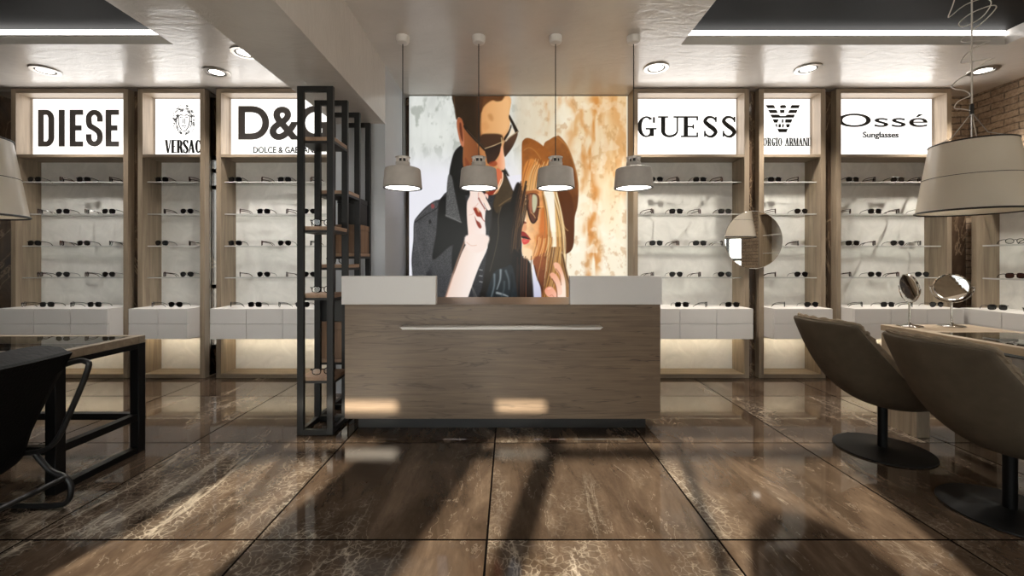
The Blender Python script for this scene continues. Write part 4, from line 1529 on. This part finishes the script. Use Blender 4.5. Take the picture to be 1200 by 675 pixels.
crate('wooden storage box on the rear bay shelf of the black tower, above counter height', (TCX, TY0 + 2 * TS_ + .034, 1.2735), .235, .222, .235, M['crate_wood'])
crate('black storage box standing on the upper wooden box in the black tower', (TCX + .02, TY0 + 2 * TS_ + .05, 1.511), .19, .17, .215, M['black_box'])
crate('wooden storage box low in the black tower behind the counter end', (TCX, TY0 + TS_ + .034, .4635), .22, .222, .28, M['crate_wood'])
crate('black storage box standing on the lower wooden box in the black tower', (TCX, TY0 + TS_ + .05, .746), .19, .17, .2, M['black_box'])

# ------------------------------------------------------------------ mirrors
t_ = thing('round_mirror', 'frameless round wall mirror hung between two oak cabinets', 'mirror', (2.508, 4.44, 1.428))
MB().lathe([(0, -.006), (.294, -.006), (.298, -.003), (.298, .003), (0, .003)], 72, axis='y').build('mirror_disc', M['mirror'], t_, sharp=20)
MB().lathe([(0, .0035), (.12, .0035), (.12, .018), (0, .018)], 32, axis='y').build('backing', M['kick'], t_)


def vanity(lab, loc, yaw, tilt, h=.285, r=.098):
    q = thing('vanity_mirror', lab, 'mirror', loc, yaw, 'chrome vanity mirrors')
    MB().lathe([(0, 0), (.076, 0), (.078, .004), (.07, .009), (.03, .014), (.012, .02), (.008, .03), (0, .03)], 36).build('foot', M['chrome'], q)
    MB().tube([(0, 0, .02), (0, 0, h - r - .03)], .0065, 12).build('stem', M['chrome'], q)
    # yoke: half ring under the disc
    ys = [((r + .014) * math.cos(a), 0, h + (r + .014) * math.sin(a)) for a in np.linspace(PI, 2 * PI, 25)]
    m = MB().tube(ys, .004, 8)
    for s in (-1, 1):
        m.tube([(s * (r + .018), 0, h), (s * (r - .002), 0, h)], .0055, 8)
    m.tube([(0, 0, h - r - .034), (0, 0, h - r - .012)], .0075, 10)
    m.build('yoke', M['chrome'], q)
    R = Matrix.Translation((0, 0, h)) @ Matrix.Rotation(tilt, 4, 'X')
    m = MB().lathe([(0, .006), (r - .012, .006), (r - .004, .009), (r, .004), (r, -.004), (r - .004, -.008), (r - .010, -.007)], 48, axis='y').xf(R)
    hd = m.build('mirror_frame', M['chrome'], q)
    m = MB().lathe([(0, -.0062), (r - .011, -.0062), (r - .011, -.002), (0, -.002)], 48, axis='y').xf(R)
    m.build('mirror_glass', M['mirror'], hd)
    return q


# ------------------------------------------------------------------ display tables
def eyebox(m, x0, x1, y0, y1, z0, z1, t):
    m.box(x0, x1, y0, y0 + t, z0, z1)
    m.box(x0, x1, y1 - t, y1, z0, z1)
    m.box(x0, x0 + t, y0 + t, y1 - t, z0, z1)
    m.box(x1 - t, x1, y0 + t, y1 - t, z0, z1)
    return m


TT = .733
# left table: long along x
LX0, LX1, LY0, LY1 = -4.30, -2.33, 2.215, 2.765
t_ = thing('display_table', 'oak edged glass top display table on black metal legs behind the black leather chair', 'table', (LX0, LY0, 0))
W, D = LX1 - LX0, LY1 - LY0
eyebox(MB(), 0, W, 0, D, .687, TT, .05).build('top_frame', M['oak_h'], t_, .003)
box(.0505, W - .0505, .0505, D - .0505, .66, .666).build('tray', M['tray'], t_)
box(.0505, W - .0505, .0505, D - .0505, .727, .732).build('glass_top', M['glass'], t_)
m = MB()
for x in (.05, W - .054):
    for y in (0, D - .054):
        box(x, x + .054, y, y + .054, 0, .6865).build('leg', M['dark_metal'], t_, .002)
box(.105, W - .055, D - .05, D - .004, .64, .686).build('apron', M['dark_metal'], t_, .001)
box(.105, W - .055, .004, .05, .64, .686).build('apron', M['dark_metal'], t_, .001)
box(.105, W - .055, D - .047, D - .007, .205, .245).build('stretcher', M['dark_metal'], t_, .001)
box(.105, W - .055, .007, .047, .205, .245).build('stretcher', M['dark_metal'], t_, .001)
for x in (.05, W - .054):
    box(x + .005, x + .05, .0545, D - .0545, .205, .245).build('stretcher', M['dark_metal'], t_, .001)
    box(x + .005, x + .05, .0545, D - .0545, .0, .036).build('floor_bar', M['dark_metal'], t_, .001)
    box(x + .005, x + .05, .0545, D - .0545, .655, .686).build('apron', M['dark_metal'], t_, .001)

# right table: long towards the viewer
RX0, RX1, RY0, RY1 = 2.775, 3.42, 1.45, 3.23
t_ = thing('display_table', 'oak display table with sunken glass top beside the beige lounge chairs', 'table', (RX0, RY0, 0))
W, D = RX1 - RX0, RY1 - RY0
m = MB()
m.box(0, W, D - .36, D, .69, TT)
m.box(0, W, 0, .06, .69, TT)
m.box(0, .06, .06, D - .36, .69, TT)
m.box(W - .06, W, .06, D - .36, .69, TT)
m.build('top_frame', M['oak_y'], t_, .003)
box(.0605, W - .0605, .0605, D - .3605, .66, .666).build('tray', M['tray'], t_)
box(.0605, W - .0605, .0605, D - .3605, .727, .732).build('glass_top', M['glass'], t_)
box(.03, W - .03, D - .355, D - .03, .672, .6895).build('shadow_gap', M['kick'], t_)
for x in (.004, W - .094):
    for y in (.004, D - .284):
        box(x, x + .09, y, y + .28, 0, .6715).build('leg', M['oak'], t_, .002)
box(.0945, W - .0945, D - .26, D - .02, .38, .6715).build('cabinet_box', M['oak_h'], t_, .002)

vanity('chrome vanity mirror turned sideways on the oak table, the left of two', (2.90, 3.13, TT + .0005), -1.78, .2)
vanity('chrome vanity mirror facing forward on the oak table, the right of two', (3.205, 3.13, TT + .0005), -.72, .12)


# ------------------------------------------------------------------ chairs
def shell_grid(prof, halfw, depth, off, nu=30, nv=21, power=2.3, wscale=1.0, pad=None):
    """surface swept along a side profile; off = offset along the inner normal"""
    ps = [Vector((p[0], 0, p[1])) for p in spline(prof, 6)]
    L = [0]
    for i in range(1, len(ps)):
        L.append(L[-1] + (ps[i] - ps[i - 1]).length)
    G = []
    for iu in range(nu):
        s = L[-1] * iu / (nu - 1)
        j = 0
        while j < len(L) - 2 and L[j + 1] < s:
            j += 1
        f = (s - L[j]) / max(1e-6, L[j + 1] - L[j])
        p = ps[j].lerp(ps[j + 1], f)
        tn = (ps[j + 1] - ps[j]).normalized()
        nrm = Vector((-tn.z, 0, tn.x))       # to the sitter's side
        u = iu / (nu - 1)
        row = []
        for iv in range(nv):
            v = -1 + 2 * iv / (nv - 1)
            e = off(u, v) if callable(off) else off
            q = p + nrm * (depth(u) * abs(v) ** power + e)
            row.append(Vector((q.x, v * halfw(u) * wscale, q.z)))
        G.append(row)
    return G


def close_grids(A, B):
    nu, nv = len(A), len(A[0])
    m = MB()
    vs = [p for r in A for p in r] + [p for r in B for p in r]
    o = nu * nv
    fs = []
    for i in range(nu - 1):
        for j in range(nv - 1):
            a = i * nv + j
            fs.append((a, a + 1, a + nv + 1, a + nv))
            fs.append((o + a, o + a + nv, o + a + nv + 1, o + a + 1))
    for i in range(nu - 1):
        for j in (0, nv - 1):
            a = i * nv + j
            fs.append((a, a + nv, o + a + nv, o + a))
    for j in range(nv - 1):
        for i in (0, nu - 1):
            a = i * nv + j
            fs.append((a, a + 1, o + a + 1, o + a))
    m.add(vs, fs, True)
    return m


def lerp_tab(tab):
    xs, ys = zip(*tab)
    return lambda u: float(np.interp(u, xs, ys))


def lounge(lab, loc, rz, group):
    q = thing('lounge_chair', lab, 'chair', loc, rz, group)
    prof = [(-.505, .835), (-.475, .745), (-.405, .585), (-.295, .43), (-.145, .318), (.03, .268), (.18, .275), (.30, .325)]
    hw = lerp_tab([(0, .262), (.12, .274), (.35, .288), (.6, .29), (.85, .275), (1, .25)])
    dp = lerp_tab([(0, .12), (.15, .145), (.35, .175), (.55, .17), (.75, .13), (1, .06)])

    def roundtop(u, v):
        return 0
    A = shell_grid(prof, hw, dp, 0)
    B = shell_grid(prof, hw, dp, .03)
    # soften the upper corners
    for G in (A, B):
        for j in range(len(G[0])):
            v = abs(-1 + 2 * j / (len(G[0]) - 1))
            drop = .014 * max(0, (v - .55) / .45) ** 2 + .034 * v ** 2
            for i in range(6):
                G[i][j].z -= drop * (1 - i / 6)
    close_grids(A, B).build('shell', M['taupe'], q, subdiv=1, sharp=80)
    # quilted inner pad, a little proud of the shell's edge
    def puff(u, v):
        edge = max(0, 1 - abs(v) ** 6)
        ue = min(1, u / .05, (1 - u) / .05)
        quilt = .006 * (abs(math.sin(u * 26)) ** .5)
        return .032 + (.042 + quilt) * (edge * .8 + .2) * (.35 + .65 * max(0, ue))
    A2 = shell_grid(prof, hw, dp, .0305, nu=64, nv=25, wscale=.985)
    B2 = shell_grid(prof, hw, dp, puff, nu=64, nv=25, wscale=.985)
    for G in (A2, B2):
        for j in range(len(G[0])):
            v = abs(-1 + 2 * j / (len(G[0]) - 1))
            drop = .014 * max(0, (v - .55) / .45) ** 2 + .034 * v ** 2
            for i in range(13):
                G[i][j].z -= drop * (1 - i / 13)
    pd = close_grids(A2, B2).build('inner_pad', M['taupe_in'], q, subdiv=0, sharp=80)
    pd['label'] = 'paler quilted inner lining'
    # gathered piping round the rim
    ring = [B2[0][j] for j in range(25)] + [B2[i][24] for i in range(1, 64)]
    ring += [B2[63][j] for j in range(23, -1, -1)] + [B2[i][0] for i in range(62, 0, -1)]
    rr = [.009 + .0035 * math.sin(k * 1.9) + .002 * math.sin(k * 4.7) for k in range(len(ring))]
    MB().tube(ring, rr, 8, True).build('gathered_edge', M['taupe_in'], q)
    MB().lathe([(0, .02), (.026, .02), (.026, .30), (0, .30)], 24).build('column', M['disc'], q)
    MB().lathe([(0, 0), (.255, 0), (.26, .004), (.258, .009), (.05, .018), (.03, .024), (0, .024)], 64).build('base_disc', M['disc'], q)
    return q


ch = lounge('beige upholstered swivel lounge chair farther from the viewer, at the oak table', (2.385, 2.76, 0), 0, 'beige lounge chairs')
ch2 = dup(ch, (2.40, 2.07, 0), 0, 'beige upholstered swivel lounge chair nearest the viewer, cut by right edge')


def leather_chair():
    q = thing('leather_chair', 'low black leather lounge chair on a black tube sled frame at bottom left', 'chair', (-2.40, 1.80, 0), PI)
    prof = [(-.30, .755), (-.275, .70), (-.20, .53), (-.13, .35), (-.07, .225), (.03, .165), (.18, .185), (.36, .26)]
    hw = lambda u: .29
    dp = lerp_tab([(0, .015), (.4, .05), (.7, .03), (1, .01)])
    def th(u, v):
        e = max(0, 1 - abs(v) ** 8)
        roll = .045 * max(0, 1 - u / .12)
        return .035 + (.045 + roll) * (e * .7 + .3) + .007 * abs(math.sin(u * 20)) ** .5
    A = shell_grid(prof, hw, dp, 0, nu=50, nv=21)
    B = shell_grid(prof, hw, dp, th, nu=50, nv=21)
    C_ = shell_grid(prof, hw, dp, .02, nu=50, nv=21)
    close_grids(A, C_).build('sling_shell', M['leather'], q, sharp=80)
    D_ = shell_grid(prof, hw, dp, .0205, nu=50, nv=21, wscale=.98)
    close_grids(D_, B).build('cushion', M['leather_in'], q, sharp=80)
    for s in (-1, 1):
        y = s * .305
        pts = [(-.235, y, .70), (-.29, y, .716), (-.332, y, .715), (-.346, y, .68), (-.26, y, .47), (-.19, y, .33), (-.10, y, .275), (.1, y, .262), (.34, y, .27), (.395, y, .24), (.40, y, .18), (.40, y, .06), (.37, y, .0145), (.3, y, .0125),
               (0, y, .0125), (-.19, y, .0125), (-.25, y, .04), (-.262, y, .10), (-.235, y, .15), (-.16, y, .185), (-.09, y, .262)]
        MB().tube(spline(pts, 5), .0125, 12).build('side_frame', M['black_metal'], q)
    for x_, z_ in ((-.235, .15), (.395, .22)):
        MB().tube([(x_, -.305, z_), (x_, .305, z_)], .012, 12).build('cross_bar', M['black_metal'], q)
    
    return q


leather_chair()

# ------------------------------------------------------------------ cabinet on the brick wall at the right
for yb, lab1, lab2 in ((3.2, 'oak display cabinet on the brick wall, cut by the right picture edge', 'white drawer unit on the brick wall cabinet at the right picture edge'),
                       (.62, 'oak display cabinet on the brick wall, seen only in the round mirror', 'white drawer unit on the nearer brick wall cabinet, outside the picture')):
    t_ = thing('display_cabinet', lab1, 'cabinet', (XR, yb, 0), 0, 'oak display cabinets')
    dpx = .25
    y1w = 1.24      # far end, relative
    for a in (0, y1w - TH):
        box(-dpx, -.001, a, a + TH, 0, 2.14).build('side_panel', M['oak'], t_, .002)
    box(-dpx, -.001, TH, y1w - TH, 2.09, 2.14).build('header', M['oak_y'], t_, .002)
    box(-dpx, -.001, TH, y1w - TH, 0, .042).build('base', M['oak_y'], t_, .002)
    box(-.016, -.001, TH, y1w - TH, .042, 2.09).build('back_panel', M['back'], t_)
    for z in SHZ[1:]:
        s = box(-dpx + .067, -.0165, TH, y1w - TH, z - .012, z).build('glass_shelf', M['glass'], t_)
        box(-dpx + .06, -dpx + .067, TH, y1w - TH, z - .013, z + .001).build('shelf_edge', M['shelf_edge'], s)
    w = y1w - 2 * TH - .006
    # its drawer unit faces the room (-x)
    t_ = thing('drawer_cabinet', lab2, 'drawers', (XR - .43, yb + y1w / 2, DZ0), -PI / 2, 'white drawer units')
    for n_, mb in drawer_unit(w, .41, DZ1 - DZ0, 3):
        mb.build(n_, M['white_lac'], t_, .0012)

# unseen arched mirror added to cast the rounded shadow on the floor, lower right
q = thing('unseen_standing_mirror', 'unseen arched standing mirror, added outside the picture to cast the round-topped shadow', 'mirror', (.51, -1.30, 0))
def arch(w_, h_, n=28):
    return [(-w_, .0), (w_, .0)] + [(w_ * math.cos(a), h_ - w_ + w_ * math.sin(a)) for a in np.linspace(0, PI, n)]
MB().prism([(x, z + .012) for x, z in arch(.315, 1.545)], -.02, .02).build('backing_panel', M['frame_black'], q, .004)
MB().prism([(x, z + .035) for x, z in arch(.293, 1.50)], .0205, .024).build('mirror_glass', M['mirror'], q)
box(-.32, .32, -.16, .16, 0, .012).build('foot_plate', M['frame_black'], q, .002)

# ------------------------------------------------------------------ eyewear
def lens_pts(kind, n=26):
    out = []
    for i in range(n):
        a = 2 * PI * i / n
        c_, s_ = math.cos(a), math.sin(a)
        if kind == 'square':
            e = 3.4
            r = (abs(c_) ** e + abs(s_) ** e) ** (-1 / e)
            x, z = .0245 * r * c_, .0195 * r * s_
            z -= .0015 * (x / .0245)
        elif kind == 'aviator':
            e = 2.6
            r = (abs(c_) ** e + abs(s_) ** e) ** (-1 / e)
            x, z = .0265 * r * c_, .0215 * r * s_
            if z < 0:
                x = x * (1 + .28 * z / .0215) + .004 * (-z / .0215)
        else:
            e = 2.5
            r = (abs(c_) ** e + abs(s_) ** e) ** (-1 / e)
            x, z = .024 * r * c_, .0185 * r * s_
        out.append((x, z))
    return out


def make_eyewear(name, lab, kind, fm, lm, rimr, loc, rz, group):
    q = thing(name, lab, 'sunglasses' if name == 'sunglasses' else 'eyeglasses', loc, rz, group)
    hz = .0235
    m = MB()
    L = lens_pts(kind)
    for s in (-1, 1):
        pts = [(s * .0335 + s * x, .006 * ((s * .0335 + s * x) / .06) ** 2, hz + z) for x, z in L]
        m.tube(pts, rimr, 6, True)
    m.tube([(-.0105, 0, hz + .008), (-.004, -.001, hz + .0115), (.004, -.001, hz + .0115), (.0105, 0, hz + .008)], rimr * 1.15, 6)
    for s in (-1, 1):
        m.tube([(s * .056, .004, hz + .010), (s * .0655, .006, hz + .012), (s * .068, .012, hz + .012)], rimr * 1.2, 6)
    m.build('frame', fm, q, sharp=60)
    for s in (-1, 1):
        m = MB()
        pts = [(s * .0335 + s * x * .97, hz + z * .97) for x, z in L]
        if s < 0:
            pts.reverse()
        m.prism(pts, .0005, .0028)
        m.build('lens', lm, q)
    for s in (-1, 1):
        m = MB()
        pts = [(s * .068, .012, hz + .012), (s * .068, .05, hz + .009), (s * .067, .095, hz + .002), (s * .066, .118, hz - .009), (s * .065, .132, .0030)]
        m.tube(spline(pts, 4), rimr * 1.05, 6)
        m.build('temple', fm, q)
    q.scale = (1.15, .88, 1.2)
    return q


PROTO = {}
KINDS = {
    'black': ('sunglasses', 'square', 'black_gloss', 'lens', .0027),
    'aviator': ('sunglasses', 'aviator', 'black_gloss', 'lens', .0018),
    'tort': ('sunglasses', 'square', 'tortoise', 'brown_lens', .0029),
    'clear': ('eyeglasses', 'round', 'black_gloss', 'clear_lens', .0026),
}
KW = {'black': 'square black sunglasses', 'aviator': 'thin rimmed black sunglasses', 'tort': 'tortoiseshell sunglasses', 'clear': 'black rimmed clear eyeglasses'}


def eyewear(kind, lab, loc, rz, group):
    if kind not in PROTO:
        n_, k_, f_, l_, r_ = KINDS[kind]
        PROTO[kind] = make_eyewear(n_, lab, k_, M[f_], M[l_], r_, loc, rz, group)
    else:
        dup(PROTO[kind], loc, rz, lab, group)


ORD = ['first', 'second', 'third', 'fourth', 'fifth', 'sixth']
SNAME = ['top shelf', 'second shelf', 'third shelf', 'fourth shelf', 'drawer top']
rnd = random.Random(11)
OFF = {0: ([.085, .355, .605, .875], [.125, .385, .62, .87]), 1: ([.12, .40], [.135, .385]), 2: ([.085, .355, .605, .875], [.125, .385, .62, .87]),
       3: ([.22, .46, .68, .925], [.19, .43, .69, .945]), 4: ([.17, .43], [.19, .45]), 5: ([.196, .44, .67, .92], [.185, .43, .69, .93])}
for ci, (x0, x1, nm, kind) in enumerate(CABS):
    left = ci < 3
    for r in range(5):
        odd = r % 2 == 0
        offs = OFF[ci][0 if odd and r < 4 else 1]
        for j, ox in enumerate(offs):
            front = (j % 2 == 0) if (odd and r < 4) else (j % 2 == 1)
            x = x0 + TH + ox
            z = SHZ[r] if r < 4 else DZ1
            if front:
                y = 4.555 if r < 4 else 4.40
                kd = 'aviator' if (r == 3 or (r + j + ci) % 3 == 0) else 'black'
                rz = rnd.uniform(-.06, .06)
                lab = f'{KW[kd]} {ORD[j]} from left on {SNAME[r]}, {nm}'
            else:
                y = 4.572 if r < 4 else 4.42
                kd = 'tort' if (r + j) % 2 else 'clear'
                if r in (2,) and kd == 'tort' and j == 3:
                    kd = 'clear'
                rz = (-1.0 if left else 1.0) + rnd.uniform(-.03, .03)
                lab = f'{KW[kd]} turned sideways, {ORD[j]} on {SNAME[r]}, {nm}'
                x += .0
            eyewear(kd, lab, (x, y, z + .0022), rz, f'eyewear on the {SNAME[r]} of the {nm}')
# cabinet on the brick wall
for r in (1, 2, 3, 4):
    for j, y in enumerate((4.13, 3.86, 3.6)):
        z = SHZ[r] if r < 4 else DZ1
        kd = ['tort', 'black', 'clear'][(j + r) % 3]
        lab = f'{KW[kd]}, {["farthest", "second farthest", "third farthest"][j]} on {SNAME[r]} of cabinet on brick wall'
        eyewear(kd, lab, (XR - .16 if r < 4 else XR - .33, y, z + .0022), -PI / 2 + (1.15 if j % 2 == 0 else 0), f'eyewear on the {SNAME[r]} of the brick wall cabinet')
# in the tower
for (bay, z), w_ in zip([(0, 1.45), (0, .975), (1, 1.182), (0, .395)], ['shelf just above counter height', 'shelf level with the counter end', 'middle bay shelf', 'lowest front shelf']):
    eyewear('clear', f'black rimmed clear eyeglasses on the {w_} of the black tower', (TCX + .02, TY0 + bay * TS_ + .075, z + .0022), .35, 'eyewear in the black tower')
# under the glass of the tables
for j, x in enumerate((-3.2, -2.98, -2.76, -2.52)):
    eyewear('black' if j % 2 else 'tort', f'{"square black" if j % 2 else "tortoiseshell"} sunglasses under the left table glass, {ORD[j]} from left', (x, 2.50, .6682), .4 - .25 * j, 'eyewear in the left table')
for j, y in enumerate((2.70, 2.49, 2.28, 2.05)):
    eyewear('black' if j % 2 else 'clear', f'{"square black sunglasses" if j % 2 else "black rimmed clear eyeglasses"} under right table glass, {["farthest from viewer", "second farthest", "third farthest", "nearest"][j]}',
            (3.06 + .03 * (j % 2), y, .6682), -.7 + .3 * j, 'eyewear in the right table')

# ------------------------------------------------------------------ light, sky, camera
sun = bpy.data.lights.new('sun', 'SUN')
sun.energy = 20.0
sun.angle = math.radians(.75)
sun.color = (1.0, .89, .75)
so = bpy.data.objects.new('sun', sun)
COL.objects.link(so)
dirv = Vector((.24, 1, 0)).normalized()
dirv.z = -TS
so.rotation_euler = dirv.to_track_quat('-Z', 'Y').to_euler()
so.location = (-1, -6, 5)
SPOTS = [((px - CX) / F * (CEIL - H) * F / (CY - py), (CEIL - H) * F / (CY - py), 100 if px < 600 else 175, (1, .95, .89) if px < 600 else (1, .93, .83)) for (px, py), lab in DW]
SPOTS += [(4.55, 1.9, 60, (1, .94, .86)), (4.45, 1.1, 110, (1, .88, .72))]
for lx, ly, le, lc in SPOTS:
    l = bpy.data.lights.new('downlight_lamp', 'SPOT')
    l.energy = le
    l.spot_size = math.radians(110)
    l.spot_blend = .8
    l.shadow_soft_size = .05
    l.color = lc
    o = bpy.data.objects.new('downlight_lamp', l)
    COL.objects.link(o)
    o.location = (lx, ly, CEIL - .02)
# the light the backlit signs throw forward
for i, (x0, x1, nm, kind) in enumerate(CABS):
    l = bpy.data.lights.new('sign_glow', 'AREA')
    l.shape = 'RECTANGLE'
    l.size, l.size_y = x1 - x0 - .12, .6
    l.energy = 3.6 * (x1 - x0)
    l.color = (1, .97, .93)
    o = bpy.data.objects.new('sign_glow', l)
    COL.objects.link(o)
    o.location = ((x0 + x1) / 2, 4.60, 2.63)
    o.rotation_euler = (-PI / 2, 0, 0)
w = bpy.data.worlds.new('sky')
SC.world = w
w.use_nodes = True
nt = w.node_tree
bg = nt.nodes['Background']
tc = nt.nodes.new('ShaderNodeTexCoord')
sp = nt.nodes.new('ShaderNodeSeparateXYZ')
nt.links.new(tc.outputs['Generated'], sp.inputs[0])
rp = nt.nodes.new('ShaderNodeValToRGB')
e = rp.color_ramp.elements
e[0].position, e[0].color = .49, (.92, .86, .78, 1)      # sunlit pale paving outside
e[1].position, e[1].color = .53, (.95, .96, .97, 1)       # soft pale sky over the street
mr = nt.nodes.new('ShaderNodeMath')
mr.operation = 'MULTIPLY_ADD'
mr.inputs[1].default_value = .5
mr.inputs[2].default_value = .5
nt.links.new(sp.outputs[2], mr.inputs[0])
nt.links.new(mr.outputs[0], rp.inputs[0])
nt.links.new(rp.outputs[0], bg.inputs[0])
bg.inputs[1].default_value = 6.8

cam = bpy.data.cameras.new('camera')
cam.sensor_width = 36
cam.lens = 36 * F / 1200
cam.shift_x = (600 - CX) / 1200
cam.shift_y = -(337.5 - CY) / 1200
cam.clip_start = .05
co = bpy.data.objects.new('camera', cam)
COL.objects.link(co)
co.location = (0, 0, H)
co.rotation_euler = (PI / 2, 0, 0)
SC.camera = co
vs_ = SC.view_settings
vs_.view_transform = 'Standard'
vs_.look = 'None'
vs_.exposure = 0.2
vs_.gamma = 1
vs_.use_curve_mapping = False
SC.cycles.use_denoising = True
SC.cycles.max_bounces = 8
SC.cycles.diffuse_bounces = 4
SC.cycles.glossy_bounces = 4
SC.cycles.transparent_max_bounces = 16
SC.cycles.caustics_reflective = False
SC.cycles.caustics_refractive = False
SC.cycles.sample_clamp_indirect = 4
